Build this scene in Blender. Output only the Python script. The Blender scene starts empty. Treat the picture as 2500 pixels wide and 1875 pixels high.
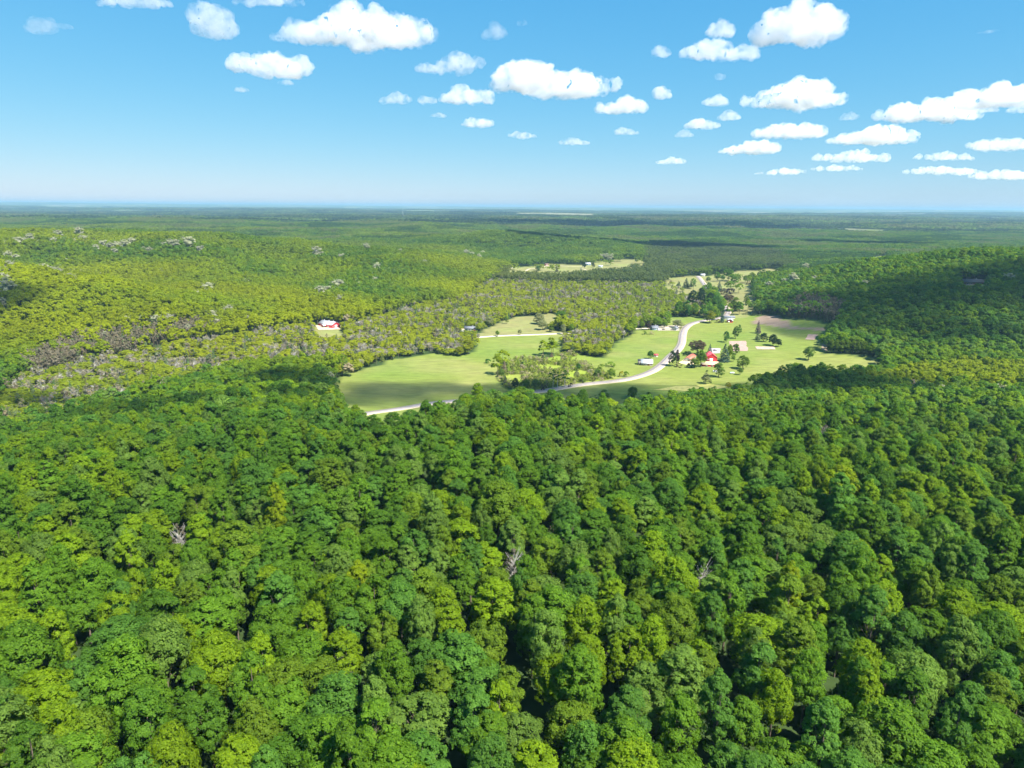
import bpy, math, random
import numpy as np
R = math.radians
C = bpy.context.scene.collection

# ---------------------------------------------------------------- camera, sky, sun, exposure
CAMZ = 170.0
PITCH = R(14.55)
ROLL = R(0.41)
F = 1667.0                                   # focal length in pixels of a 2500 px wide picture
SUN_EL, SUN_AZ = R(54), R(132)               # azimuth clockwise from +Y
scene = bpy.context.scene
cd = bpy.data.cameras.new("camera")
cam = bpy.data.objects.new("camera", cd); C.objects.link(cam)
cd.sensor_width = 36.0; cd.lens = 36.0 * F / 2500.0
cd.clip_start = 1.0; cd.clip_end = 120000.0
cam.location = (0, 0, CAMZ)
from mathutils import Matrix, Vector
cam.matrix_world = Matrix.Translation((0, 0, CAMZ)) @ Matrix.Rotation(R(90) - PITCH, 4, 'X') @ Matrix.Rotation(ROLL, 4, 'Z')
scene.camera = cam

w = bpy.data.worlds.new("World"); scene.world = w; w.use_nodes = True
nt = w.node_tree; bg = nt.nodes["Background"]
sky = nt.nodes.new("ShaderNodeTexSky"); sky.sky_type = 'NISHITA'
sky.sun_disc = False; sky.sun_elevation = SUN_EL; sky.sun_rotation = SUN_AZ
sky.altitude = 200; sky.air_density = 1.0; sky.dust_density = 0.1; sky.ozone_density = 3.0
# a clear, strongly blue spring sky: each channel of the sky model gets its own contrast
sep = nt.nodes.new("ShaderNodeSeparateColor"); com = nt.nodes.new("ShaderNodeCombineColor")
nt.links.new(sky.outputs[0], sep.inputs[0])
for k, (g_, m_) in enumerate(((1.14, 0.190), (0.55, 0.80), (0.28, 1.70))):
    pw = nt.nodes.new("ShaderNodeMath"); pw.operation = 'POWER'; pw.inputs[1].default_value = g_
    ml = nt.nodes.new("ShaderNodeMath"); ml.operation = 'MULTIPLY'; ml.inputs[1].default_value = m_
    nt.links.new(sep.outputs[k], pw.inputs[0]); nt.links.new(pw.outputs[0], ml.inputs[0]); nt.links.new(ml.outputs[0], com.inputs[k])
nt.links.new(com.outputs[0], bg.inputs[0]); bg.inputs[1].default_value = 0.108

sd = bpy.data.lights.new("sun", 'SUN'); sun = bpy.data.objects.new("sun", sd); C.objects.link(sun)
sd.energy = 4.6; sd.angle = R(0.5); sd.color = (1.0, 0.955, 0.88)
SUNV = Vector((math.sin(SUN_AZ) * math.cos(SUN_EL), math.cos(SUN_AZ) * math.cos(SUN_EL), math.sin(SUN_EL)))
sun.rotation_euler = SUNV.to_track_quat('Z', 'Y').to_euler()
scene.view_settings.view_transform = 'Standard'; scene.view_settings.look = 'None'
scene.view_settings.exposure = 1.58; scene.view_settings.gamma = 1.0
cy = scene.cycles
cy.use_denoising = True
cy.max_bounces = 12; cy.diffuse_bounces = 4; cy.glossy_bounces = 2; cy.transmission_bounces = 4
cy.transparent_max_bounces = 8; cy.volume_bounces = 10
cy.use_adaptive_sampling = True; cy.adaptive_threshold = 0.02

# ---------------------------------------------------------------- small helpers
rng = np.random.default_rng(7)
def tag(o, label=None, cat=None, group=None, kind=None):
    if label: o["label"] = label
    if cat: o["category"] = cat
    if group: o["group"] = group
    if kind: o["kind"] = kind
    return o

def mesh_from(name, V, Fc, mats=(), mi=None, attrs=None, smooth=False):
    """Fc: (n,3) or (n,4) int array, or a list of arrays of both."""
    me = bpy.data.meshes.new(name)
    V = np.asarray(V, dtype=np.float32)
    blocks = Fc if isinstance(Fc, list) else [Fc]
    blocks = [np.asarray(b, dtype=np.int32) for b in blocks if len(b)]
    loops = np.concatenate([b.ravel() for b in blocks])
    sizes = np.concatenate([np.full(len(b), b.shape[1], dtype=np.int32) for b in blocks])
    starts = np.concatenate([[0], np.cumsum(sizes)[:-1]]).astype(np.int32)
    me.vertices.add(len(V)); me.vertices.foreach_set("co", V.ravel())
    me.loops.add(len(loops)); me.loops.foreach_set("vertex_index", loops)
    me.polygons.add(len(sizes)); me.polygons.foreach_set("loop_start", starts); me.polygons.foreach_set("loop_total", sizes)
    for m in mats: me.materials.append(m)
    if mi is not None: me.polygons.foreach_set("material_index", np.asarray(mi, dtype=np.int32))
    if smooth: me.polygons.foreach_set("use_smooth", np.ones(len(sizes), dtype=bool))
    for k, (typ, dom, data) in (attrs or {}).items():
        a = me.attributes.new(k, typ, dom)
        a.data.foreach_set("color" if typ == 'FLOAT_COLOR' else "vector" if typ == 'FLOAT_VECTOR' else "value", np.asarray(data).ravel())
    me.update(calc_edges=True)
    return me

def link(name, me, loc=(0, 0, 0), parent=None, rz=0.0, scale=None):
    o = bpy.data.objects.new(name, me); C.objects.link(o)
    o.location = loc; o.rotation_euler = (0, 0, rz)
    if scale: o.scale = scale
    if parent: o.parent = parent
    return o

# value noise in numpy, for terrain, tints and borders
_P = np.random.default_rng(3).random((256, 256))
def vnoise(x, y):
    xi = np.floor(x).astype(int); yi = np.floor(y).astype(int)
    fx = x - xi; fy = y - yi
    fx = fx * fx * (3 - 2 * fx); fy = fy * fy * (3 - 2 * fy)
    a = _P[xi % 256, yi % 256]; b = _P[(xi + 1) % 256, yi % 256]
    c = _P[xi % 256, (yi + 1) % 256]; d = _P[(xi + 1) % 256, (yi + 1) % 256]
    return (a * (1 - fx) + b * fx) * (1 - fy) + (c * (1 - fx) + d * fx) * fy
def fbm(x, y, o=4):
    s = 0; a = 1; t = 0
    for k in range(o):
        s = s + a * vnoise(x * 2 ** k + 17.3 * k, y * 2 ** k + 5.1 * k); t += a; a *= 0.5
    return s / t

# ---------------------------------------------------------------- the lie of the land
# (photo column, distance ahead, height of the ground)
CP = [
 # wooded hill under the camera
 (-800,-400,50),(1250,-300,55),(3300,-400,50),
 (-600,60,50),(1250,60,52),(3000,60,50),
 (-400,150,48),(0,150,49),(600,150,51),(1250,160,51),(1900,160,52),(2500,160,50),(2900,160,50),
 (-300,250,42),(0,250,43),(600,250,47),(1250,260,48),(1900,260,47),(2500,260,44),(2900,260,44),
 (-300,330,28),(0,340,27),(300,340,35),(700,340,42),(1100,350,41),(1600,350,40),(2000,350,38),(2500,350,34),(2900,350,36),
 (-300,400,8),(0,400,8),(0,450,1),(300,420,18),(300,475,5),(650,430,32),(900,430,27),(1250,430,26),(1600,430,26),(1900,430,29),(2200,430,27),(2500,430,24),(2900,430,30),
 (500,500,12),(750,500,18),(1000,500,11),(1300,500,11),(1600,500,12),(1850,500,14),(2100,500,13),(2400,510,16),(2800,510,24),
 (-300,520,2),(0,520,2),(350,560,2),(750,570,6),(950,570,1),(1300,570,1),(1600,570,1),(1850,570,3),(2100,570,5),(2400,580,11),(2800,590,22),
 # valley floor
 (-300,620,4),(0,620,3),(400,640,1),(800,640,0),(1100,640,0),(1400,640,0),(1700,650,0),(1900,650,2),(2150,650,1),(2400,660,8),
 (0,720,10),(400,720,3),(800,740,0),(1100,740,0),(1400,740,0),(1700,740,0),(1950,740,0),(2150,730,1),(2400,740,10),(2800,760,30),
 (600,840,6),(800,860,3),(1100,860,0),(1400,860,0),(1700,860,0),(1950,860,3),(2100,860,14),(2300,870,34),(2600,900,52),
 (800,960,5),(1100,960,2),(1400,960,0),(1700,960,0),(1900,960,4),(2000,960,16),(2130,960,30),(2300,980,46),(2700,1000,60),
 (950,1100,9),(1150,1100,4),(1400,1100,1),(1700,1100,1),(1820,1100,5),(1920,1100,14),(2020,1120,32),(2200,1130,52),(2500,1130,62),
 (1150,1300,6),(1400,1300,3),(1600,1300,3),(1740,1300,5),(1820,1300,12),(1900,1330,22),(2000,1290,40),(2113,1270,58),(2400,1300,68),(2800,1300,70),
 (1200,1600,12),(1400,1600,8),(1600,1600,8),(1750,1600,10),(1850,1600,14),(2000,1560,22),(2150,1540,34),(2400,1580,44),(2800,1600,46),
 (1250,1950,12),(1400,1950,10),(1600,1950,12),(1750,1950,16),(1950,1950,20),(2300,2000,22),(2800,2000,26),
 # hill on the other side, left: a near spur, a hollow behind it, then the broad crest
 (-300,740,24),(200,820,18),(-300,850,52),(0,820,26),(0,900,52),(0,980,72),(226,930,54),(452,890,30),(600,930,14),(750,1000,8),
 (-300,1000,76),(-300,1200,48),(0,1180,36),(226,1130,26),(452,1080,18),(640,1130,24),(800,1130,18),(950,1250,20),
 (-300,1450,74),(0,1450,72),(300,1400,64),(550,1380,54),(800,1350,36),(1000,1400,26),
 (-300,1750,88),(0,1750,88),(300,1750,88),(600,1750,84),(850,1720,70),(1000,1700,52),(1120,1650,26),(1160,2000,18),
 (0,2250,40),(500,2250,36),(900,2200,30),(1080,2120,20),
 (1200,2180,16),(1400,2160,15),(1600,2160,16),(1200,2350,40),(1400,2330,38),(1600,2330,34),
 (1100,2500,60),(1250,2500,58),(1450,2500,56),(1650,2500,46),(1250,2850,20),(1600,2850,18),(1800,2450,24),(2100,2500,20),(2400,2500,20),
 (0,2900,52),(600,2900,48),(1000,2950,34),(1400,3500,34),(1800,3200,22),(2400,3200,20),
 (0,4500,62),(1250,4500,48),(1900,4300,30),(2400,4500,24),(0,6500,60),(1250,6500,54),(2400,6500,44),(-900,3500,64),(-900,6500,60),(3300,3500,30),(3300,6500,50),
 (-900,1500,72),(3300,1500,56),(3300,2300,24),
]
def px_world(px, Y, z):
    depth = Y * math.cos(PITCH) + (CAMZ - z) * math.sin(PITCH)
    return (depth * (px - 1250) / F, Y, z)
_cp = np.array([px_world(*c) for c in CP])
def _warp(P):                                  # distances shrink with range, so near knots stay sharp
    return P[..., 0], P[..., 1]
_A = np.sqrt((_cp[:, None, 0] - _cp[None, :, 0]) ** 2 + (_cp[:, None, 1] - _cp[None, :, 1]) ** 2 + 40.0 ** 2)
_n = len(_cp)
_M = np.zeros((_n + 1, _n + 1)); _M[:_n, :_n] = _A + np.eye(_n) * -6.0; _M[:_n, _n] = 1; _M[_n, :_n] = 1
_w = np.linalg.solve(_M, np.concatenate([_cp[:, 2], [0]]))
def height(x, y):
    x = np.atleast_1d(np.asarray(x, float)); y = np.atleast_1d(np.asarray(y, float))
    shp = x.shape; xf = x.ravel(); yf = y.ravel()
    out = np.empty(len(xf))
    for i in range(0, len(xf), 20000):
        a = xf[i:i + 20000, None]; b = yf[i:i + 20000, None]
        d = np.sqrt((a - _cp[None, :, 0]) ** 2 + (b - _cp[None, :, 1]) ** 2 + 1600.0)
        out[i:i + 20000] = d @ _w[:_n] + _w[_n]
    z = np.clip(out, -1.0, 100)
    bump = (fbm(xf / 190.0, yf / 190.0, 3) - 0.5) * 17.0 * np.clip((z - 4) / 25.0, 0, 1)
    z = z + bump + (fbm(xf / 430.0 + 5, yf / 330.0 + 2, 3) - 0.5) * 62.0 * np.clip((z - 10) / 30.0, 0, 1) * np.clip((yf - 900) / 500, 0, 1)
    r = np.hypot(xf, yf)
    far = np.clip((r - 4500) / 3500, 0, 1)
    zf = 58 + (fbm(xf / 3000.0 + 9, yf / 1500.0 + 3, 4) - 0.5) * 95 * np.clip(r / 12000, 0.4, 1.0)
    ridge = np.clip((r - 15000) / 18000, 0, 1)
    zf = zf + ridge * (95 + 60 * (fbm(xf / 9000.0 + 30, yf / 5000.0, 3) - 0.5)) + np.clip((r - 26000) / 6000, 0, 1) * np.clip((-xf - 7000) / 9000, 0, 1) * 30
    z = z * (1 - far) + zf * far
    return z.reshape(shp)

CR, SR = math.cos(ROLL), math.sin(ROLL)
def ray(px, py):
    a = (px - 1250) / F; b = (937.5 - py) / F
    a, b = a * CR - b * SR, a * SR + b * CR
    d = np.array([a, math.cos(PITCH) + b * math.sin(PITCH), -math.sin(PITCH) + b * math.cos(PITCH)])
    return d / np.linalg.norm(d)
_ts = np.geomspace(60, 40000, 900)
def at(px, py, h=0.0):
    """ground point seen at a photo pixel (or the foot of something h tall whose top is seen there)"""
    d = ray(px, py)
    z = CAMZ + d[2] * _ts; g = height(d[0] * _ts, d[1] * _ts) + h
    k = np.where(z < g)[0]
    if not len(k): return Vector((d[0] * 9000, d[1] * 9000, 60.0))
    k = max(k[0], 1)
    a0 = z[k - 1] - g[k - 1]; a1 = g[k] - z[k]
    t = _ts[k - 1] + (_ts[k] - _ts[k - 1]) * a0 / (a0 + a1)
    x, y = d[0] * t, d[1] * t
    return Vector((x, y, float(height(x, y)[0])))
def project(x, y, z):
    dz = z - CAMZ
    depth = y * math.cos(PITCH) - dz * math.sin(PITCH)
    up = y * math.sin(PITCH) + dz * math.cos(PITCH)
    a = x / depth; b = up / depth
    a, b = a * CR + b * SR, -a * SR + b * CR
    return 1250 + a * F, 937.5 - b * F, depth
def c1(x, y): return (1100 + x / 3.16, 600 + y / 3.16)
def c2(x, y): return (1700 + x / 2.765, 600 + y / 2.765)
def c3(x, y): return (x / 2.765, 480 + y / 2.765)
def c4(x, y): return (600 + x / 3.16, 600 + y / 3.16)
def poly(crop, pts):
    out = []
    for p in pts:
        q = crop(p[0], p[1]); v = at(q[0], q[1], p[2] if len(p) > 2 else 0.0)
        out.append((v.x, v.y))
    return np.array(out)
def inside(P, x, y):
    x = np.asarray(x); y = np.asarray(y); r = np.zeros(x.shape, bool); n = len(P)
    for i in range(n):
        x1, y1 = P[i]; x2, y2 = P[(i + 1) % n]
        c = (y1 > y) != (y2 > y)
        with np.errstate(divide='ignore', invalid='ignore'):
            r ^= c & (x < (x2 - x1) * (y - y1) / (y2 - y1 + 1e-12) + x1)
    return r

T = 17.0
OPEN = {   # treeless land: outline, land cover (r,g,b weights: green, dry, soil)
 'hayfield': (poly(c4, [(655,1190,8),(700,1050),(760,1000),(850,970),(920,947),(1060,922),(1110,882),(1250,862),(1440,828),(1640,852),(1740,832),(1800,745),(1800,702),
                        (2580,662),(2500,700),(2440,740),(2430,820),(2280,850),(2280,882),(1990,885),(1930,1010),(2010,1120),(2020,1135),(2200,1155,0),(2000,1135,T),(1880,1140,T),(1700,1190,T),(1560,1205,T),(1480,1235,T),(1300,1290,T),(1170,1310,T),(930,1340,T)]), 'green'),
 'pasture': (poly(c1, [(1180,868),(1285,750),(1400,690),(1425,655),(1500,650),(1700,625),(1680,600),(1645,556),(1900,545),(1960,565),(2100,560),(2212,560),(2330,528),(2550,560),(2800,570),
                       (2975,610),(2920,650),(2880,830),(3250,860),(3340,900),(3310,915,T),(3100,925,T),(2960,935,T),(2700,915,T),(2500,950,T),(2330,1010,T),(2260,1080,T),(2100,1110,T),(1880,1120,T),(1700,1160,T),(1500,1200,T),(1250,1215,T),(960,1190,T),(640,1160,T),
                       (440,1110),(560,1110),(940,1085),(980,1010),(990,890)]), 'green'),
 'marsh': (poly(c1, [(360,1010),(420,890),(560,870),(700,880),(740,870),(850,820),(1180,868),(990,890),(1200,1000),(1240,1045),(940,1085),(560,1110),(440,1110)]), 'lime'),
 'meadow': (poly(c1, [(190,706),(250,650),(330,620),(400,580),(520,545),(640,545),(760,520),(880,540),(870,600),(740,640),(900,670),(1010,665),(600,690)]), 'dry'),
 'roadside_meadow': (poly(c1, [(1640,250),(1900,230),(1960,236),(2020,225),(2180,200),(2420,180),(2600,178),(2560,215),(2480,260),(2330,300),(2340,380),(2380,460),(2300,550),(2150,560),(2160,520),(2120,440),(2080,380),(2000,350),(1960,415),(1930,410),(1955,370),(1890,340,T),(1760,330,T),(1660,290,T)]), 'dry'),
 'far_meadow': (poly(c1, [(434,168),(434,197,T),(560,194,T),(700,200,T),(850,205,T),(1050,192,T),(1200,168,T),(1500,158,T),(1520,112),(1400,106),(1100,122),(1080,150),(760,140),(600,160)]), 'dry'),
 'roadside_clearing': (poly(c1, [(1930,545),(1945,400),(1985,400),(1985,545)]), 'dry'),
 'barn_yard': (poly(c4, [(515,640),(560,612),(725,602),(770,640,12),(700,665,12),(610,668,12),(530,655,12)]), 'dry'),
 'house_yard': (poly(c2, [(1790,262),(1820,235),(1970,225),(1975,266,T),(1900,280,T),(1785,278,T)]), 'green'),
 'log_landing': (poly(c2, [(370,520),(430,470),(560,470),(640,545),(940,555),(900,575),(620,560)]), 'soil'),
 'plateau_field': (poly(c2, [(1170,72),(1290,70),(1285,84,T),(1180,86,T)]), 'green'),
}
ROAD_C1 = [(620,1133),(800,1108),(940,1082),(1100,1062),(1300,1042),(1440,1012),(1560,968),(1640,910),(1700,850),(1752,805),(1783,750),(1790,690),(1808,640),(1860,602),(1950,578),(2060,562),(2118,543),(2142,515),(2125,480),(2098,440),(2070,395),(2000,352),(1960,300),(1925,255),(1905,234)]
ROAD = [at(*c4(x, y)) for x, y in [(700,1345),(925,1296),(1050,1278),(1170,1262),(1300,1240),(1460,1212),(1750,1190)]] + [at(*c1(x, y)) for x, y in ROAD_C1]
LANE = [at(*c1(x, y)) for x, y in [(180,708),(400,694),(600,688),(800,680),(1010,667),(1200,655),(1420,640),(1600,637),(1700,628),(1800,622)]]
TRACKS = [[at(*c1(x, y)) for x, y in [(580,195),(610,178),(660,174),(770,152),(900,158),(1050,165)]],
          [at(*c1(x, y)) for x, y in [(1000,172),(1040,185),(1050,200)]]]
def smooth_line(pts, step=6.0):
    P = np.array([(p.x, p.y) for p in pts]); out = []
    for i in range(len(P) - 1):
        p0, p1, p2, p3 = P[max(i - 1, 0)], P[i], P[i + 1], P[min(i + 2, len(P) - 1)]
        n = max(2, int(np.linalg.norm(p2 - p1) / step))
        for k in range(n):
            t = k / n
            out.append(0.5 * ((2 * p1) + (p2 - p0) * t + (2 * p0 - 5 * p1 + 4 * p2 - p3) * t * t + (3 * p1 - p0 - 3 * p2 + p3) * t ** 3))
    out.append(P[-1]); A = np.array(out)
    for _ in range(3): A[1:-1] = (A[:-2] + 2 * A[1:-1] + A[2:]) / 4
    return A
ROADL, LANEL = smooth_line(ROAD), smooth_line(LANE)
TRACKL = [smooth_line(t) for t in TRACKS]
def line_dist(L, x, y):
    d = np.full(x.shape, 1e9)
    near = (x > L[:, 0].min() - 60) & (x < L[:, 0].max() + 60) & (y > L[:, 1].min() - 60) & (y < L[:, 1].max() + 60)
    xs, ys = x[near], y[near]
    if len(xs):
        dd = np.full(xs.shape, 1e9)
        for p in L[::2]: dd = np.minimum(dd, (xs - p[0]) ** 2 + (ys - p[1]) ** 2)
        d[near] = np.sqrt(dd)
    return d
# woods of another make-up
MIXED = [poly(c1, [(0,470),(430,205),(800,205),(1050,185),(1500,155),(1650,245),(1760,320),(1930,340),(1950,545),(1640,560),(1680,600),(1420,640),(1180,868),(850,820),(860,700),(1000,665),(740,640),(880,540),(640,540),(400,580),(190,706),(-100,600)]),
         poly(c4, [(0,700),(350,640),(900,600),(1300,480),(1700,440),(1800,560),(1800,830),(1640,852),(1440,828),(1110,882),(760,1000),(700,930),(300,900),(0,960)]),
         poly(c3, [(0,1400),(100,1260),(430,1150),(870,1080),(1500,960),(2212,900),(2212,1180),(1760,1180),(1200,1330),(900,1400),(500,1530),(0,1640)]),
         poly(c1, [(1500,30),(2000,0),(2500,60),(2700,180),(2400,180),(2000,215),(1650,245),(1500,160)])]
PINES = [poly(c3, [(100,1190),(300,1080),(500,985),(900,940),(1380,885),(1600,930),(1100,1010),(870,1085),(640,1100),(400,1195),(220,1215)]),
         poly(c2, [(600,440),(700,375),(880,390),(1000,440),(945,560),(640,545)]),
         poly(c1, [(1500,110),(1560,35),(1960,20),(2020,60),(1960,90),(1640,140)])]
CLEAR = []                                  # (x, y, radius) kept free of scattered trees
LOWG = []                                   # (x, y, half width, length towards the camera) where only young low trees grow

# ---------------------------------------------------------------- materials
def newmat(name):
    m = bpy.data.materials.new(name); m.use_nodes = True
    n = m.node_tree.nodes; b = n["Principled BSDF"]
    return m, m.node_tree, n, b
def plain(name, col, rough=0.7, spec=0.3, metal=0.0, noise=0.15, scale=2.0):
    m, t, n, b = newmat(name)
    b.inputs["Roughness"].default_value = rough; b.inputs["Metallic"].default_value = metal
    b.inputs["Specular IOR Level"].default_value = spec
    tc = n.new("ShaderNodeTexCoord"); nz = n.new("ShaderNodeTexNoise"); nz.inputs["Scale"].default_value = scale; nz.inputs["Detail"].default_value = 4
    mr = n.new("ShaderNodeMapRange"); mr.inputs["From Min"].default_value = 0.3; mr.inputs["From Max"].default_value = 0.7
    mr.inputs["To Min"].default_value = 1 - noise; mr.inputs["To Max"].default_value = 1 + noise
    mx = n.new("ShaderNodeVectorMath"); mx.operation = 'SCALE'; mx.inputs[0].default_value = col[:3]
    t.links.new(tc.outputs["Object"], nz.inputs["Vector"]); t.links.new(nz.outputs[0], mr.inputs["Value"])
    t.links.new(mr.outputs[0], mx.inputs["Scale"]); t.links.new(mx.outputs[0], b.inputs["Base Color"])
    return m
def ribbed(name, col, period=0.9, amount=0.12, rough=0.4, metal=0.0, axis='X'):
    """sheet with standing ribs or boards running down it"""
    m, t, n, b = newmat(name)
    b.inputs["Roughness"].default_value = rough; b.inputs["Metallic"].default_value = metal
    tc = n.new("ShaderNodeTexCoord"); wv = n.new("ShaderNodeTexWave"); wv.bands_direction = axis; wv.inputs["Scale"].default_value = 0.314 / period * 1.0
    wv.inputs["Distortion"].default_value = 0.3
    nz = n.new("ShaderNodeTexNoise"); nz.inputs["Scale"].default_value = 0.6; nz.inputs["Detail"].default_value = 5
    ad = n.new("ShaderNodeMath"); ad.operation = 'ADD'
    mr = n.new("ShaderNodeMapRange"); mr.inputs["From Min"].default_value = 0.3; mr.inputs["From Max"].default_value = 1.6
    mr.inputs["To Min"].default_value = 1 - amount; mr.inputs["To Max"].default_value = 1 + amount
    mx = n.new("ShaderNodeVectorMath"); mx.operation = 'SCALE'; mx.inputs[0].default_value = col[:3]
    t.links.new(tc.outputs["Object"], wv.inputs["Vector"]); t.links.new(tc.outputs["Object"], nz.inputs["Vector"])
    t.links.new(wv.outputs["Fac"], ad.inputs[0]); t.links.new(nz.outputs[0], ad.inputs[1])
    t.links.new(ad.outputs[0], mr.inputs["Value"]); t.links.new(mr.outputs[0], mx.inputs["Scale"]); t.links.new(mx.outputs[0], b.inputs["Base Color"])
    return m

def leaf_material(name, trans=0.54, rough=0.6, spec=0.10):
    m, t, n, b = newmat(name)
    a = n.new("ShaderNodeAttribute"); a.attribute_type = 'INSTANCER'; a.attribute_name = "tint"
    v = n.new("ShaderNodeAttribute"); v.attribute_type = 'GEOMETRY'; v.attribute_name = "vary"
    mr = n.new("ShaderNodeMapRange"); mr.inputs["To Min"].default_value = 0.5; mr.inputs["To Max"].default_value = 1.5
    t.links.new(v.outputs["Fac"], mr.inputs["Value"])
    sc = n.new("ShaderNodeVectorMath"); sc.operation = 'SCALE'
    t.links.new(a.outputs["Vector"], sc.inputs[0]); t.links.new(mr.outputs[0], sc.inputs["Scale"])
    hs = n.new("ShaderNodeHueSaturation")
    mh = n.new("ShaderNodeMapRange"); mh.inputs["To Min"].default_value = 0.515; mh.inputs["To Max"].default_value = 0.485
    t.links.new(v.outputs["Fac"], mh.inputs["Value"]); t.links.new(mh.outputs[0], hs.inputs["Hue"]); t.links.new(sc.outputs[0], hs.inputs["Color"])
    t.links.new(hs.outputs[0], b.inputs["Base Color"]); b.inputs["Roughness"].default_value = rough; b.inputs["Specular IOR Level"].default_value = spec
    tr = n.new("ShaderNodeBsdfTranslucent")
    tm = n.new("ShaderNodeVectorMath"); tm.operation = 'MULTIPLY'; tm.inputs[1].default_value = (1.25, 1.35, 0.7)
    t.links.new(hs.outputs[0], tm.inputs[0]); t.links.new(tm.outputs[0], tr.inputs["Color"])
    mx = n.new("ShaderNodeMixShader"); mx.inputs[0].default_value = trans
    t.links.new(b.outputs[0], mx.inputs[1]); t.links.new(tr.outputs[0], mx.inputs[2]); t.links.new(mx.outputs[0], n["Material Output"].inputs[0])
    return m
LEAF = leaf_material("leaves"); NEEDLE = leaf_material("needles", 0.1, 0.6, 0.2)
BARK = plain("bark", (0.13, 0.105, 0.08), 0.9, 0.1, noise=0.35, scale=3)
PALEBARK = plain("pale_bark", (0.42, 0.40, 0.36), 0.9, 0.1, noise=0.25, scale=3)

# ---------------------------------------------------------------- ground, road, lane
def ground_mesh():
    ys = np.concatenate([np.arange(-450, 400, 14), np.arange(400, 1500, 6.5), np.geomspace(1500, 46000, 170)])
    s = np.linspace(-1, 1, 340)
    Y, S = np.meshgrid(ys, s, indexing='ij')
    X = S * np.minimum(Y.clip(0) * 0.92 + 520, 44500)
    Z = height(X, Y)
    H, W = X.shape
    idx = np.arange(H * W).reshape(H, W)
    Fq = np.stack([idx[:-1, :-1], idx[:-1, 1:], idx[1:, 1:], idx[1:, :-1]], -1).reshape(-1, 4)
    r = np.hypot(X, Y)
    col = np.empty((H, W, 4)); col[..., 3] = 1
    floor = np.array([0.032, 0.055, 0.015])
    farc = np.array([0.050, 0.085, 0.022])
    k = np.clip((r - 3500) / 6000, 0, 1)[..., None]
    base = floor * (1 - k) + farc * k
    n1 = fbm(X / 900.0 + 4, Y / 420.0 + 8, 4)
    fields = np.clip((n1 - 0.55) * 14, 0, 1) * np.clip((r - 4200) / 1500, 0, 1)
    n2 = vnoise(X / 500.0, Y / 350.0)
    fc = np.where((n2 > 0.5)[..., None], np.array([0.20, 0.19, 0.10]), np.array([0.15, 0.17, 0.055]))
    base = base * (1 - fields[..., None]) + fc * fields[..., None]
    cols = {'grass': (0.150, 0.200, 0.032), 'green': (0.155, 0.185, 0.036), 'dry': (0.185, 0.178, 0.066), 'soil': (0.22, 0.16, 0.115), 'lime': (0.19, 0.245, 0.028)}
    g1 = fbm(X / 60.0, Y / 40.0, 4); g2 = fbm(X / 150.0 + 50, Y / 90.0 + 20, 3)
    sel = (Y > 380) & (Y < 2600)
    for nm, (P, kind) in OPEN.items():
        q = np.zeros_like(sel); q[sel] = inside(P, X[sel], Y[sel])
        c = np.array(cols[kind])[None, None, :].repeat(H, 0).repeat(W, 1)
        if kind in ('green', 'lime', 'grass'):
            mixk = np.clip((g1 - 0.45) * 3.2, 0, 1)[..., None] * 0.55
            c = c * (1 - mixk) + (np.array([0.235, 0.215, 0.078]) if kind != 'grass' else np.array([0.24, 0.26, 0.05])) * mixk
            mk2 = np.clip((g2 - 0.5) * 4, 0, 1)[..., None] * 0.55
            c = c * (1 - mk2) + np.array([0.10, 0.165, 0.024]) * mk2
        else:
            mixk = np.clip((g1 - 0.5) * 4, 0, 1)[..., None] * 0.7
            c = c * (1 - mixk) + np.array([0.19, 0.22, 0.06]) * mixk
        base = np.where(q[..., None], c, base)
    col[..., :3] = base
    me = mesh_from("ground", np.stack([X, Y, Z], -1).reshape(-1, 3), Fq, smooth=True, attrs={"land": ('FLOAT_COLOR', 'POINT', col)})
    m, t, n, b = newmat("land_cover")
    a = n.new("ShaderNodeAttribute"); a.attribute_name = "land"
    tc = n.new("ShaderNodeTexCoord")
    mp = n.new("ShaderNodeMapping"); mp.inputs["Scale"].default_value = (0.06, 0.16, 0.1)
    nz = n.new("ShaderNodeTexNoise"); nz.inputs["Scale"].default_value = 1.0; nz.inputs["Detail"].default_value = 8; nz.inputs["Roughness"].default_value = 0.65
    mr = n.new("ShaderNodeMapRange"); mr.inputs["From Min"].default_value = 0.3; mr.inputs["From Max"].default_value = 0.7; mr.inputs["To Min"].default_value = 0.75; mr.inputs["To Max"].default_value = 1.25
    sc = n.new("ShaderNodeVectorMath"); sc.operation = 'SCALE'
    t.links.new(tc.outputs["Object"], mp.inputs[0]); t.links.new(mp.outputs[0], nz.inputs["Vector"]); t.links.new(nz.outputs[0], mr.inputs["Value"])
    t.links.new(a.outputs["Color"], sc.inputs[0]); t.links.new(mr.outputs[0], sc.inputs["Scale"]); t.links.new(sc.outputs[0], b.inputs["Base Color"])
    b.inputs["Roughness"].default_value = 0.95; b.inputs["Specular IOR Level"].default_value = 0.1
    me.materials.append(m)
    return me
tag(link("ground", ground_mesh()), kind="structure")

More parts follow.
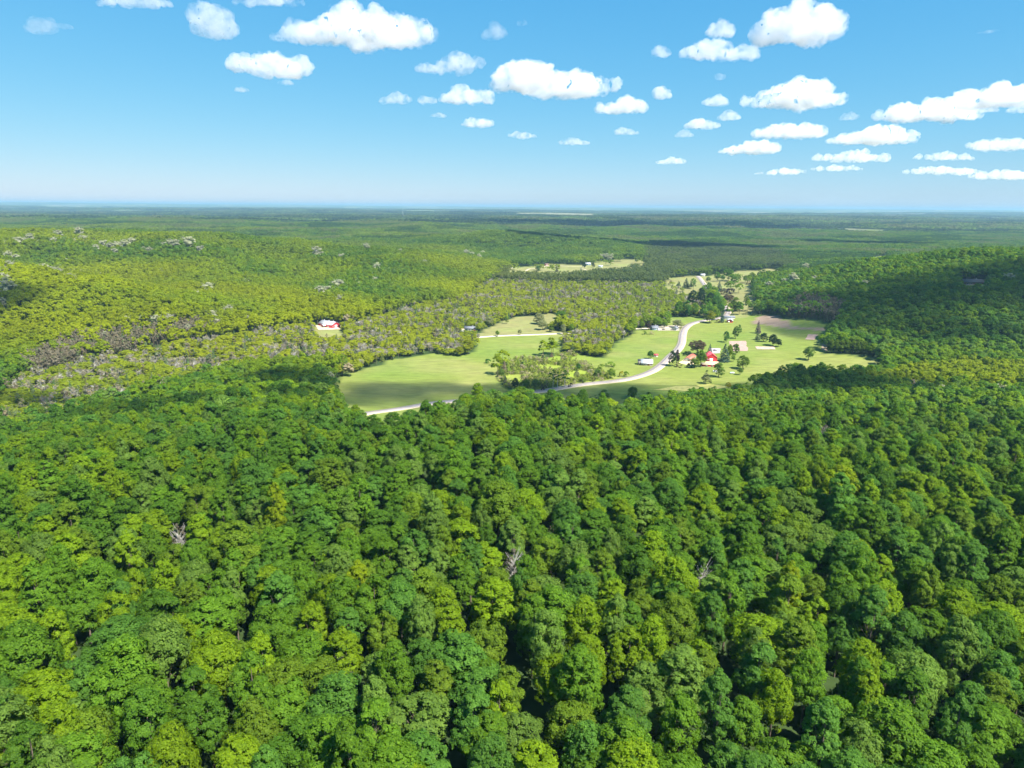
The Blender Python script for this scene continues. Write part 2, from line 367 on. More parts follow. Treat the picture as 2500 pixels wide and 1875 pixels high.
def strip(name, L, off0, off1, dz, mat):
    t = np.gradient(L, axis=0); t /= np.linalg.norm(t, axis=1)[:, None] + 1e-9
    nrm = np.stack([-t[:, 1], t[:, 0]], 1)
    cols = np.linspace(off0, off1, 4)
    V = []
    zc = height(L[:, 0], L[:, 1])
    for c in cols:
        p = L + nrm * c
        z = np.maximum(zc, height(p[:, 0], p[:, 1])) + dz
        V.append(np.stack([p[:, 0], p[:, 1], z], 1))
    # a lip down to the ground on both edges
    V.insert(0, V[0] - np.array([0, 0, 0.6])); V.append(V[-1] - np.array([0, 0, 0.6]))
    n = len(L); k = len(V); V = np.concatenate(V)
    i = np.arange(n - 1)
    Fq = np.concatenate([np.stack([c * n + i, c * n + i + 1, (c + 1) * n + i + 1, (c + 1) * n + i], 1) for c in range(k - 1)])
    return mesh_from(name, V, Fq[:, ::-1], (mat,))
ASPH = plain("worn_asphalt", (0.27, 0.235, 0.225), 0.85, 0.2, noise=0.12, scale=0.25)
GRAV = plain("pale_gravel", (0.42, 0.35, 0.25), 0.95, 0.1, noise=0.14, scale=0.5)
tag(link("road_shoulder", strip("road_shoulder", ROADL, -5.4, 5.4, 0.30, GRAV)), kind="structure")
tag(link("road", strip("road", ROADL, -3.5, 3.5, 0.37, ASPH)), kind="structure")
tag(link("gravel_lane", strip("gravel_lane", LANEL, -3.2, 3.2, 0.28, plain('lane_gravel', (0.58, 0.50, 0.38), 0.95, 0.1, noise=0.12, scale=0.5))), kind="structure")
for L in TRACKL: tag(link("dirt_track", strip("dirt_track", L, -2.4, 2.4, 0.26, GRAV)), kind="structure")
YL = plain("road_paint", (0.62, 0.45, 0.08), 0.7)
tag(link("centre_line", strip("centre_line", ROADL, -0.1, 0.1, 0.376, YL)), kind="structure")

def patch(name, P, col, dz=0.22):
    """a thin draped sheet of tilled or worn ground"""
    me_v = []; n = 10
    P = [np.array((p.x, p.y)) for p in P]
    for i in range(n + 1):
        for j in range(n + 1):
            u, v = i / n, j / n
            q = (P[0] * (1 - u) + P[1] * u) * (1 - v) + (P[3] * (1 - u) + P[2] * u) * v
            q = q + (np.array([fbm(q[0] / 9, q[1] / 9, 2), fbm(q[0] / 9 + 9, q[1] / 9, 2)]) - 0.5) * 3
            me_v.append((q[0], q[1]))
    A = np.array(me_v); Z = height(A[:, 0], A[:, 1]) + dz
    idx = np.arange((n + 1) ** 2).reshape(n + 1, n + 1)
    Fq = np.stack([idx[:-1, :-1], idx[1:, :-1], idx[1:, 1:], idx[:-1, 1:]], -1).reshape(-1, 4)
    m = plain(name + "_soil", col, 0.95, 0.1, noise=0.2, scale=0.25)
    o = link(name, mesh_from(name, np.column_stack([A, Z]), Fq, (m,)))
    return tag(o, kind="structure")
S2 = lambda *pts: [at(*c2(x, y)) for x, y in pts]
S1 = lambda *pts: [at(*c1(x, y)) for x, y in pts]
SOIL = (0.34, 0.235, 0.19)
patch("tilled_garden_ground", S2((218, 645), (332, 643), (350, 710), (240, 712)), SOIL)
patch("tilled_garden_ground", S2((400, 680), (520, 682), (532, 700), (405, 699)), (0.38, 0.28, 0.22))
patch("tilled_garden_ground", S2((758, 598), (820, 600), (796, 636), (733, 632)), SOIL)
patch("tilled_garden_ground", S2((850, 663), (885, 663), (880, 710), (840, 705)), (0.27, 0.21, 0.14))
patch("farmyard_ground", S1((1760, 905), (1850, 840), (1900, 905), (1845, 925)), (0.58, 0.47, 0.26), 0.2)
patch("farmyard_ground", S1((1965, 893), (2075, 893), (2060, 935), (1950, 925)), (0.55, 0.42, 0.24), 0.2)
patch("farmyard_ground", S1((2000, 792), (2080, 792), (2085, 830), (2000, 830)), (0.36, 0.30, 0.30), 0.2)
patch("crossroad_ground", S1((1590, 620), (1770, 612), (1765, 655), (1600, 655)), (0.33, 0.285, 0.21), 0.2)
patch("dry_bank_ground", S1((1560, 1112), (1740, 1084), (2150, 1090), (1900, 1125)), (0.28, 0.27, 0.085), 0.25)
patch("dry_bank_ground", S2((0, 942), (90, 935), (230, 952), (100, 975)), (0.36, 0.34, 0.09), 0.25)
patch("barn_yard_ground", [at(*c4(x, y)) for x, y in [(540, 612), (735, 618), (745, 645), (560, 650)]], (0.52, 0.38, 0.27), 0.3)

# ---------------------------------------------------------------- trees
def norm(a): return a / (np.linalg.norm(a, axis=-1, keepdims=True) + 1e-9)
def cards(P, N, size, rg, aspect=0.62):
    n = len(P)
    a = rg.normal(size=(n, 3)); t = norm(np.cross(N, a)); b = np.cross(N, t)
    s = np.asarray(size).reshape(-1, 1) if np.ndim(size) else size
    V = np.stack([P - t * s * 0.5, P + b * s * aspect * 0.5 + t * s * 0.05, P + t * s * 0.5 + N * s * 0.12, P - b * s * aspect * 0.5 + t * s * 0.05], 1).reshape(-1, 3)
    Fq = np.arange(n * 4).reshape(n, 4)
    return V, Fq
def tube(p0, p1, r0, r1, seg=6):
    p0 = np.array(p0, float); p1 = np.array(p1, float)
    d = norm(p1 - p0); a = np.array([1.0, 0, 0]) if abs(d[0]) < 0.8 else np.array([0, 1.0, 0])
    u = norm(np.cross(d, a)); v = np.cross(d, u)
    an = np.arange(seg) / seg * 2 * np.pi
    ring = np.cos(an)[:, None] * u + np.sin(an)[:, None] * v
    V = np.concatenate([p0 + ring * r0, p1 + ring * r1])
    i = np.arange(seg); j = (i + 1) % seg
    return V, np.stack([i, j, j + seg, i + seg], 1)
class Bag:
    def __init__(s): s.V = []; s.F = []; s.m = []; s.v = []; s.n = 0
    def add(s, V, Fq, mi=0, vary=0.5):
        s.V.append(V); s.F.append(Fq + s.n); s.n += len(V)
        s.m.append(np.full(len(Fq), mi)); s.v.append(np.broadcast_to(np.asarray(vary, float), (len(Fq),)))
    def mesh(s, name, mats):
        return mesh_from(name, np.concatenate(s.V), np.concatenate(s.F), mats, np.concatenate(s.m),
                         {"vary": ('FLOAT', 'FACE', np.concatenate(s.v).clip(0, 1))})
def profile(t, kind):
    if kind == 'round': return np.sqrt(np.clip(1 - (1.85 * t - 0.85) ** 2, 0.02, 1))
    if kind == 'broad': return np.sqrt(np.clip(1 - np.abs(1.6 * t - 0.62) ** 2.4, 0.02, 1))
    if kind == 'oval': return np.sqrt(np.clip(1 - (1.95 * t - 0.9) ** 2, 0.02, 1)) * (1.08 - 0.25 * t)
    return np.clip(1.05 - t, 0.05, 1) ** 0.75 * np.clip(t * 6 + 0.4, 0, 1)           # cone
def crown_bag(bag, seed, base, top, Rr, kind, nc, nl, ls, droop=0.0, jitter=0.55, centre=(0, 0), single=False):
    """clumps of leaf cards on an uneven envelope"""
    rg = np.random.default_rng(seed); H = top - base
    cz = []
    lob = rg.uniform(0, 6.28, 3); amp = rg.uniform(0.05, 0.22, 3)
    cl = []
    nh = int(rg.integers(3, 6)) if (kind != 'cone' and nc > 20 and not single) else 1
    a0 = rg.uniform(0, 6.28); heads = []
    for h in range(nh):
        an = a0 + h * 6.283 / max(nh - 1, 1) + rg.uniform(-.4, .4)
        off = 0 if h == 0 else Rr * rg.uniform(0.32, 0.46)
        heads.append((off * math.cos(an), off * math.sin(an), Rr * (rg.uniform(0.74, 0.90) if h == 0 else rg.uniform(0.44, 0.6)) if nh > 1 else Rr,
                      H * (1.0 if h == 0 else rg.uniform(0.58, 0.9)), 0 if h == 0 else H * rg.uniform(-0.02, 0.12)))
    wts = np.array([q[2] ** 2 * (1.3 if k == 0 else 1.0) for k, q in enumerate(heads)]); wts /= wts.sum()
    for i in range(nc):
        hx, hy, hr, hh_, hb = heads[rg.choice(nh, p=wts)]
        t = rg.uniform(0.02, 1.0) ** 0.66
        an = i * 2.39996 + rg.uniform(-0.5, 0.5)
        f = 1 + amp[0] * math.sin(an + lob[0]) + amp[1] * math.sin(2 * an + lob[1])
        rr = hr * profile(t, kind) * f * rg.uniform(0.6, 1.0)
        rc = Rr * rg.uniform(0.15, 0.29) * (0.75 + 0.35 * profile(t, kind)) * (1.0 if nh > 1 else 1.25)
        rr = max(rr - rc * 0.3, 0)
        cl.append((centre[0] + hx + rr * math.cos(an), centre[1] + hy + rr * math.sin(an), base + hb + t * (hh_ - hb) - rc * 0.6, rc, rg.uniform(0.2, 0.8)))
    cl = np.array(cl)
    k = rg.choice(nc, nl, p=cl[:, 3] ** 2 / (cl[:, 3] ** 2).sum())
    nt_ = 16                                     # every clump is made of smaller tufts
    td = norm(rg.normal(size=(nc, nt_, 3))); tv = rg.uniform(0, 1, (nc, nt_)); tr_ = rg.uniform(0.85, 1.15, (nc, nt_))
    ki = rg.integers(0, nt_, nl)
    d = norm(td[k, ki] + rg.normal(size=(nl, 3)) * 0.20)
    d[:, 2] = np.where(d[:, 2] < -0.35, -d[:, 2], d[:, 2])
    c = cl[k]
    out = norm(np.stack([c[:, 0] - centre[0], c[:, 1] - centre[1], (c[:, 2] - (base + 0.35 * H)) * 0.8], 1))
    flip = (d * out).sum(1) < -0.3
    d[flip] = norm(d[flip] + 1.5 * out[flip])
    rad = c[:, 3:4] * (tr_[k, ki][:, None] + rg.uniform(-0.22, 0.10, (nl, 1))) * np.array([1, 1, 0.85])
    P = c[:, :3] + d * rad
    N = norm(d + 0.45 * out + rg.normal(size=(nl, 3)) * jitter * 0.6 + np.array([0, 0, 0.25]))
    if droop: N = norm(N + np.array([0, 0, droop]))
    V, Fq = cards(P, N, ls * rg.uniform(0.7, 1.3, nl), rg)
    bag.add(V, Fq, 0, c[:, 4] * 0.30 + tv[k, ki] * 0.30 + rg.uniform(0, 0.40, nl))
    return cl
def trunk_bag(bag, seed, H, r, cl, nlimb=6, mi=1, seg=6, base=0.0):
    rg = np.random.default_rng(seed + 1)
    lean = rg.uniform(-0.03, 0.03, 2) * H
    p = [np.array([0, 0, -1.2]), np.array([lean[0] * .3, lean[1] * .3, H * 0.35]), np.array([lean[0], lean[1], H * 0.62]), np.array([lean[0] * 1.2, lean[1] * 1.2, H * 0.86])]
    rr = [r, r * 0.75, r * 0.5, r * 0.15]
    for a in range(3):
        V, Fq = tube(p[a], p[a + 1], rr[a], rr[a + 1], seg); bag.add(V, Fq, mi)
    for q in cl[rg.permutation(len(cl))[:nlimb]]:
        z0 = min(max(H * rg.uniform(0.33, 0.6), 0.2 * H), q[2])
        s = np.array([lean[0] * .7, lean[1] * .7, z0]); mid = (s + q[:3]) / 2 + np.array([0, 0, -0.4])
        V, Fq = tube(s, mid, r * 0.36, r * 0.22, 5); bag.add(V, Fq, mi)
        V, Fq = tube(mid, q[:3], r * 0.22, r * 0.06, 5); bag.add(V, Fq, mi)

DEC = [  # seed, height, radius, crown base, envelope, clumps
 (11, 21.0, 5.9, 6.5, 'round', 54), (12, 22.5, 5.2, 6.0, 'oval', 50), (13, 19.5, 6.4, 8.0, 'broad', 58),
 (14, 23.0, 5.5, 6.5, 'oval', 54), (15, 18.5, 5.0, 6.5, 'round', 46), (16, 23.5, 4.7, 6.0, 'oval', 44), (17, 20.5, 6.3, 8.0, 'round', 52)]
SHAPE = ['round-crowned', 'tall-crowned', 'broad-crowned', 'tall oval', 'compact round', 'tall narrow', 'wide ragged']
near_crown, near_trunk, L0, L1, L2, L3 = [], [], [], [], [], []
def proto(name, me): return bpy.data.objects.new(name, me)      # kept out of the scene, only referred to
for i, (sd_, H, Rr, b0, kind, nc) in enumerate(DEC):
    bc = Bag(); cl = crown_bag(bc, sd_, b0, H, Rr, kind, int(nc * 1.7), 19000, 0.42)
    lo = crown_bag(bc, sd_ + 50, b0 * 0.8, b0 + 5, Rr * 0.55, 'round', 8, 900, 0.5)
    near_crown.append(bc.mesh("crown", (LEAF,)))
    bt = Bag(); trunk_bag(bt, sd_, H, 0.30, cl, 9, mi=0, seg=8); near_trunk.append(bt.mesh("trunk", (BARK,)))
    trunk_bag(bc, sd_, H, 0.30, cl, 5); L0.append(proto("broadleaf_near", bc.mesh("broadleaf_near", (LEAF, BARK))))
    bb = Bag(); cl = crown_bag(bb, sd_, b0 - 0.5, H - 2.2, Rr * 1.0, 'broad' if i % 3 == 0 else 'round', 34, 2300, 1.0, jitter=0.45, single=True); trunk_bag(bb, sd_, H - 2, 0.3, cl, 0, seg=4)
    L1.append(proto("broadleaf_mid", bb.mesh("broadleaf_mid", (LEAF, BARK))))
for s in range(5):
    rg = np.random.default_rng(200 + s); bb = Bag()
    for k in range(8):
        an = k * 2.4; rr = 0 if k == 0 else 9.3
        H = rg.uniform(16.5, 20); n0 = len(bb.v)
        crown_bag(bb, 300 + s * 20 + k, H * 0.35, H, rg.uniform(4.2, 5.6), 'round', 9, 130, 2.3, centre=(rr * math.cos(an) * rg.uniform(.8, 1.1) * (k > 0), rr * math.sin(an) * rg.uniform(.8, 1.1)))
        v0 = rg.uniform(0.15, 0.85); bb.v[-1] = bb.v[-1] * 0.4 + v0 * 0.6
    L2.append(proto("broadleaf_clump", bb.mesh("broadleaf_clump", (LEAF,))))
for s in range(4):
    rg = np.random.default_rng(400 + s); bb = Bag()
    for k in range(120):
        x, y = rg.uniform(-52, 52, 2); H = rg.uniform(13, 21) + (5 if rg.random() < .06 else 0); rad = rg.uniform(4, 7)
        n = 16; d = norm(rg.normal(size=(n, 3))); d[:, 2] = np.abs(d[:, 2])
        P = np.array([x, y, H - rad * 0.8]) + d * rad * np.array([1, 1, .8])
        V, Fq = cards(P, norm(d + rg.normal(size=(n, 3)) * .3), rg.uniform(4, 6.5, n), rg, 0.8)
        bb.add(V, Fq, 0, np.clip(rg.uniform(0, 1) + rg.normal(size=n) * .1, 0, 1))
    L3.append(proto("canopy_tile", bb.mesh("canopy_tile", (LEAF,))))
def conifer(seed, H, Rr, z0, levels, per, ls, trunk_r=0.22, mats=(NEEDLE, BARK), thin=0.0):
    rg = np.random.default_rng(seed); bb = Bag()
    P, N, S = [], [], []
    for l in range(levels):
        t = l / (levels - 1); z = z0 + (H - z0) * t; R0 = Rr * (1 - t) ** 0.85 + 0.15
        for k in range(max(3, int(per * (0.35 + 0.65 * (1 - t))))):
            an = rg.uniform(0, 6.28); q = rg.uniform(0.35, 1.0) ** 0.7
            if rg.random() < thin: continue
            r1 = R0 * q * rg.uniform(0.8, 1.12)
            P.append((r1 * math.cos(an), r1 * math.sin(an), z - 0.28 * r1 + rg.uniform(-.25, .25)))
            N.append((0.75 * math.cos(an), 0.75 * math.sin(an), 0.75)); S.append(ls * rg.uniform(0.7, 1.25) * (0.6 + 0.5 * (1 - t)))
    P, N, S = np.array(P), np.array(N), np.array(S)
    V, Fq = cards(P, norm(N + rg.normal(size=N.shape) * .3), S, rg, 0.55); bb.add(V, Fq, 0, rg.uniform(0, 1, len(P)))
    V, Fq = tube((0, 0, -1), (0, 0, H * 0.97), trunk_r, 0.03, 5); bb.add(V, Fq, 1)
    return bb.mesh("conifer", mats)
SPR = [conifer(501, 17, 3.1, 1.5, 30, 26, 1.3), conifer(502, 20, 3.0, 2.0, 34, 24, 1.3), conifer(503, 14, 3.0, 1.0, 26, 26, 1.2)]
def pine(seed, H, Rr, b0, nc=14, nl=700, ls=1.0, mats=(NEEDLE, BARK)):
    bb = Bag(); cl = crown_bag(bb, seed, b0, H, Rr, 'oval', nc, nl, ls); trunk_bag(bb, seed, H, 0.24, cl, 3, seg=5); return bb.mesh("pine", mats)
PIN = [pine(511, 21, 2.6, 11), pine(512, 19, 2.3, 10), pine(513, 22, 2.9, 9)]
def bare(seed, H, Rr, nl=520, ls=0.8, mats=(LEAF, PALEBARK), limbs=10, twigs=150):
    rg = np.random.default_rng(seed); bb = Bag()
    cl = crown_bag(bb, seed, H * 0.35, H, Rr, 'round' if nl > 1500 else 'oval', 34 if nl > 1500 else 20, nl, ls, jitter=0.6 if nl > 1500 else 1.2); trunk_bag(bb, seed, H, 0.22, cl, limbs, seg=5)
    for k in range(twigs):
        an = rg.uniform(0, 6.28); z = rg.uniform(H * .3, H * .75); s = np.array([0, 0, z]); L = Rr * rg.uniform(.5, 1.1)
        e = s + np.array([math.cos(an) * L, math.sin(an) * L, L * rg.uniform(.6, 1.6)]); e[2] = min(e[2], H)
        V, Fq = tube(s, e, 0.09, 0.03, 3); bb.add(V, Fq, 1)
    return bb.mesh("bare_tree", mats)
BAR = [bare(521, 16, 2.8), bare(522, 18, 3.2), bare(523, 14, 2.6)]
PAL = [bare(531, 18, 5.0, 2400, 1.05, (LEAF, PALEBARK), 9, 60), bare(532, 17, 5.6, 2600, 1.05, (LEAF, PALEBARK), 9, 60), bare(533, 19, 4.4, 2200, 1.05, (LEAF, PALEBARK), 9, 60)]
def shrub(seed, H, Rr, nl=500, ls=0.55):
    bb = Bag(); crown_bag(bb, seed, 0.2, H, Rr, 'broad', 14, nl, ls)
    for k in range(4):
        V, Fq = tube((0.2 * k - 0.3, 0, -0.5), (0.8 * math.cos(k * 1.7), 0.8 * math.sin(k * 1.7), H * 0.55), 0.09, 0.04, 4); bb.add(V, Fq, 1)
    return bb.mesh("shrub", (LEAF, BARK))
SHR = [shrub(541, 4.0, 3.0), shrub(542, 3.2, 2.6), shrub(543, 4.6, 2.6)]
P_ = lambda nm, L: [proto(nm, m) for m in L]
SPRp, PINp, BARp, PALp, SHRp = P_("spruce", SPR), P_("pine", PIN), P_("bare", BAR), P_("pale", PAL), P_("shrub_small", SHR)

def scatter(name, protos, xyz, rot, scl, pid, tint, label, cat=None):
    me = bpy.data.meshes.new(name); n = len(xyz)
    me.vertices.add(n); me.vertices.foreach_set("co", np.asarray(xyz, np.float32).ravel())
    for k, typ, d in (("rot", 'FLOAT', rot), ("pid", 'INT', pid)):
        a = me.attributes.new(k, typ, 'POINT'); a.data.foreach_set("value", d)
    a = me.attributes.new("scl", 'FLOAT_VECTOR', 'POINT'); a.data.foreach_set("vector", np.asarray(scl, np.float32).ravel())
    a = me.attributes.new("tint", 'FLOAT_VECTOR', 'POINT'); a.data.foreach_set("vector", np.asarray(tint, np.float32).ravel())
    o = link(name, me)
    g = bpy.data.node_groups.new(name, 'GeometryNodeTree')
    g.interface.new_socket("Geometry", in_out='INPUT', socket_type='NodeSocketGeometry')
    g.interface.new_socket("Geometry", in_out='OUTPUT', socket_type='NodeSocketGeometry')
    N = g.nodes; gi = N.new("NodeGroupInput"); go = N.new("NodeGroupOutput"); j = N.new("GeometryNodeJoinGeometry")
    def att(nm, dt):
        a = N.new("GeometryNodeInputNamedAttribute"); a.data_type = dt; a.inputs[0].default_value = nm; return a.outputs[0]
    ar, asc, ap = att("rot", 'FLOAT'), att("scl", 'FLOAT_VECTOR'), att("pid", 'INT')
    cx = N.new("ShaderNodeCombineXYZ"); g.links.new(ar, cx.inputs[2])
    for k, p in enumerate(protos):
        oi = N.new("GeometryNodeObjectInfo"); oi.inputs["Object"].default_value = p; oi.inputs["As Instance"].default_value = True
        cmp_ = N.new("FunctionNodeCompare"); cmp_.data_type = 'INT'; cmp_.operation = 'EQUAL'
        g.links.new(ap, cmp_.inputs[2]); cmp_.inputs[3].default_value = k
        ip = N.new("GeometryNodeInstanceOnPoints")
        g.links.new(gi.outputs[0], ip.inputs["Points"]); g.links.new(cmp_.outputs[0], ip.inputs["Selection"])
        g.links.new(oi.outputs["Geometry"], ip.inputs["Instance"]); g.links.new(cx.outputs[0], ip.inputs["Rotation"]); g.links.new(asc, ip.inputs["Scale"])
        g.links.new(ip.outputs[0], j.inputs[0])
    g.links.new(j.outputs[0], go.inputs[0])
    md = o.modifiers.new("scatter", 'NODES'); md.node_group = g
    tag(o, label, cat, kind="stuff")
    return o

# colours of leaves (linear albedo)
PALET = {'mid green': (0.098, 0.198, 0.013), 'yellow-green': (0.168, 0.255, 0.007), 'bluish green': (0.076, 0.180, 0.026),
         'olive green': (0.126, 0.195, 0.014), 'dark green': (0.064, 0.148, 0.013), 'grey-green': (0.130, 0.215, 0.036), 'golden green': (0.225, 0.285, 0.006)}
PN = list(PALET); PC = np.array([PALET[k] for k in PN])
def pick_tint(x, y, rg):
    n = len(x)
    a = fbm(x / 90.0 + 3, y / 90.0 + 7, 3); b = vnoise(x / 45.0 + 60, y / 45.0)
    u = rg.random(n)
    pr = np.stack([np.full(n, .32), .15 + 1.7 * np.clip(a - .43, 0, 1), .08 + .8 * np.clip(.5 - a, 0, 1), np.full(n, .13), .08 + .3 * np.clip(b - .5, 0, 1), .09 + .25 * np.clip(.5 - b, 0, 1), np.full(n, .008)], 1)
    pr /= pr.sum(1)[:, None]; cum = pr.cumsum(1)
    k = (u[:, None] > cum).sum(1).clip(0, 6)
    c = (PC[k] * 0.78 + np.array([0.106, 0.202, 0.014]) * 0.22) * rg.uniform(0.92, 1.20, (n, 1))
    return k, c
def grid(y0, y1, sp, rg, slope=0.80, pad=110.0, jit=0.42):
    ys = np.arange(y0, y1, sp * 0.9); out = []
    for i, y in enumerate(ys):
        hw = slope * max(y, 0) + pad
        xs = np.arange(-hw, hw, sp) + (i % 2) * sp / 2
        out.append(np.stack([xs, np.full(len(xs), y)], 1))
    A = np.concatenate(out); return A + rg.uniform(-jit, jit, A.shape) * sp
def in_open(x, y):
    m = np.zeros(x.shape, bool)
    s = (y > 350) & (y < 2700)
    for P, k in OPEN.values(): m[s] |= inside(P, x[s], y[s])
    for nm in ('far_meadow', 'roadside_meadow'):                 # thinly grown over
        q = inside(OPEN[nm][0], x, y) & (vnoise(x / 3.1 + 9, y / 3.1) > 0.86); m &= ~q
    m |= line_dist(ROADL, x, y) < 9
    m |= line_dist(LANEL, x, y) < 5
    for cx, cy_, r in CLEAR: m |= (x - cx) ** 2 + (y - cy_) ** 2 < r * r
    return m
def in_any(Ps, x, y):
    m = np.zeros(x.shape, bool)
    for P in Ps: m |= inside(P, x, y)
    return m

# ---------------------------------------------------------------- buildings
RED = plain("red_paint", (0.42, 0.018, 0.022), 0.6, 0.3, noise=0.12, scale=0.8)
REDBOARD = ribbed("red_boards", (0.40, 0.020, 0.024), 0.8, 0.18, 0.65)
WHITEM = ribbed("white_metal_sheet", (0.50, 0.51, 0.53), 1.0, 0.08, 0.4)
ORANGER = ribbed("weathered_red_sheet", (0.48, 0.15, 0.09), 1.0, 0.22, 0.6)
REDR = ribbed("red_metal_sheet", (0.52, 0.055, 0.070), 1.0, 0.12, 0.35)
GREYB = ribbed("grey_boards", (0.20, 0.175, 0.155), 0.7, 0.25, 0.85)
WHITEP = plain("white_paint", (0.55, 0.53, 0.50), 0.6, 0.3, noise=0.06)
SHING = plain("grey_shingles", (0.17, 0.18, 0.20), 0.9, 0.1, noise=0.2, scale=1.5)
DARKR = plain("dark_shingles", (0.055, 0.06, 0.065), 0.85, 0.2, noise=0.25, scale=1.2)
BROWNR = plain("brown_shingles", (0.17, 0.11, 0.08), 0.9, 0.1, noise=0.2)
TANR = plain("tan_roof_coat", (0.52, 0.40, 0.26), 0.85, 0.2, noise=0.15, scale=0.5)
BLUEP = plain("blue_grey_siding", (0.16, 0.26, 0.36), 0.7, 0.3, noise=0.1)
BROWNW = plain("brown_siding", (0.20, 0.12, 0.08), 0.8, 0.2, noise=0.15)
GLASS = plain("window_glass", (0.03, 0.04, 0.05), 0.08, 0.7, noise=0.1)
TRIM = plain("white_trim", (0.75, 0.75, 0.74), 0.5, 0.3, noise=0.04)
STONE = plain("concrete", (0.38, 0.36, 0.33), 0.9, 0.1)

def box(cx, cy_, cz, sx, sy, sz):
    V = np.array([(x, y, z) for z in (-.5, .5) for y in (-.5, .5) for x in (-.5, .5)]) * (sx, sy, sz) + (cx, cy_, cz)
    return V, np.array([(0, 2, 3, 1), (4, 5, 7, 6), (0, 1, 5, 4), (2, 6, 7, 3), (0, 4, 6, 2), (1, 3, 7, 5)])
def boxes(name, L, mat, parent, rot=None):
    V, Fq, n = [], [], 0
    for b in L:
        v, f = box(*b); V.append(v); Fq.append(f + n); n += len(v)
    V = np.concatenate(V)
    if rot is not None: V = V @ rot.T
    return link(name, mesh_from(name, V, np.concatenate(Fq), (mat,)), parent=parent)
def thing(name, label, cat, loc, rz=0.0, group=None):
    o = bpy.data.objects.new(name, None); C.objects.link(o); o.location = loc; o.rotation_euler = (0, 0, rz)
    o.empty_display_size = 0.5
    return tag(o, label, cat, group)
def roof_mesh(L, W, h, rh, ov, th=0.18, x0=0.0, y0=0.0):
    """two sloping slabs meeting at a ridge"""
    V, Fq = [], []; n = 0
    s = rh / (W / 2)
    for sg in (-1, 1):
        ye = sg * (W / 2 + ov); ze = h - s * ov
        pts = [(-L / 2 - ov, 0, h + rh), (L / 2 + ov, 0, h + rh), (L / 2 + ov, ye, ze), (-L / 2 - ov, ye, ze)]
        V += [(x + x0, y + y0, z + 0.04) for x, y, z in pts] + [(x + x0, y + y0, z + 0.04 + th) for x, y, z in pts]
        f = np.array([(0, 1, 2, 3), (7, 6, 5, 4), (0, 4, 5, 1), (1, 5, 6, 2), (2, 6, 7, 3), (3, 7, 4, 0)])
        Fq.append((f if sg < 0 else f[:, ::-1]) + n); n += 8
    return np.array(V), np.concatenate(Fq)
def gable(name, label, cat, pos, L, W, h, rh, rz, wallm, roofm, doors=(), wins=(), ov=0.6, chimney=False, cupolas=0, base=True, sink=0.0):
    """doors / wins: (face, u, width, height, z0); face is 'f' front long side, 'b' back, 'l' / 'r' gable ends"""
    t = thing(name, label, cat, (pos.x, pos.y, pos.z - sink), rz)
    V = [(-L/2, -W/2, -1), (L/2, -W/2, -1), (L/2, W/2, -1), (-L/2, W/2, -1), (-L/2, -W/2, h), (L/2, -W/2, h), (L/2, W/2, h), (-L/2, W/2, h), (-L/2, 0, h + rh), (L/2, 0, h + rh)]
    Q = np.array([(0, 1, 5, 4), (1, 2, 6, 5), (2, 3, 7, 6), (3, 0, 4, 7)]); Tt = np.array([(5, 6, 9), (7, 4, 8)])
    link("wall", mesh_from("wall", np.array(V, float), [Q, Tt], (wallm,)), parent=t)
    if base: boxes("foundation", [(0, 0, -0.6, L + 0.12, W + 0.12, 1.5)], STONE, t)
    Vr, Fr = roof_mesh(L, W, h, rh, ov)
    rf = link("roof", mesh_from("roof", Vr, Fr, (roofm,)), parent=t)
    if chimney: boxes("chimney", [(L * 0.22, W * 0.1, h + rh + 0.2, 0.8, 0.6, 1.8)], STONE, rf)
    for k in range(cupolas):
        x = (k - (cupolas - 1) / 2) * L / cupolas
        boxes("roof_vent", [(x, 0, h + rh + 0.45, 0.9, 0.9, 0.8), (x, 0, h + rh + 0.93, 1.2, 1.2, 0.16)], TRIM, rf)
    def slab(face, u, ww, hh, z0, th, proud):
        if face in 'fb': s = -1 if face == 'f' else 1; return (u, s * (W / 2 + proud), z0 + hh / 2, ww, th, hh)
        s = -1 if face == 'l' else 1; return (s * (L / 2 + proud), u, z0 + hh / 2, th, ww, hh)
    for d in doors:
        do = boxes("door", [slab(*d[:5], 0.1, 0.03)], d[5] if len(d) > 5 else TRIM, t)
    for wn in wins:
        face, u, ww, hh, z0 = wn
        wo = boxes("window", [slab(face, u, ww + .24, hh + .24, z0 - .12, 0.1, 0.02)], TRIM, t)
        boxes("pane", [slab(face, u - ww / 4 - .02, ww / 2 - .06, hh, z0, 0.1, 0.045), slab(face, u + ww / 4 + .02, ww / 2 - .06, hh, z0, 0.1, 0.045)], GLASS, wo)
    CLEAR.append((pos.x, pos.y, max(L, W) * 0.62 + 2.5)); LOWG.append((pos.x, pos.y, max(L, W) * 0.6, 110))
    return t
def r1(x, y): return (1530 + x / 7.373, 820 + y / 7.373)
def r2(x, y): return (750 + x / 4.424, 740 + y / 4.424)
def r3(x, y): return (1540 + x / 6.144, 740 + y / 6.144)
def r4(x, y): return (1200 + x / 6.144, 840 + y / 6.144)
def r5(x, y): return (1550 + x / 5.53, 640 + y / 5.53)

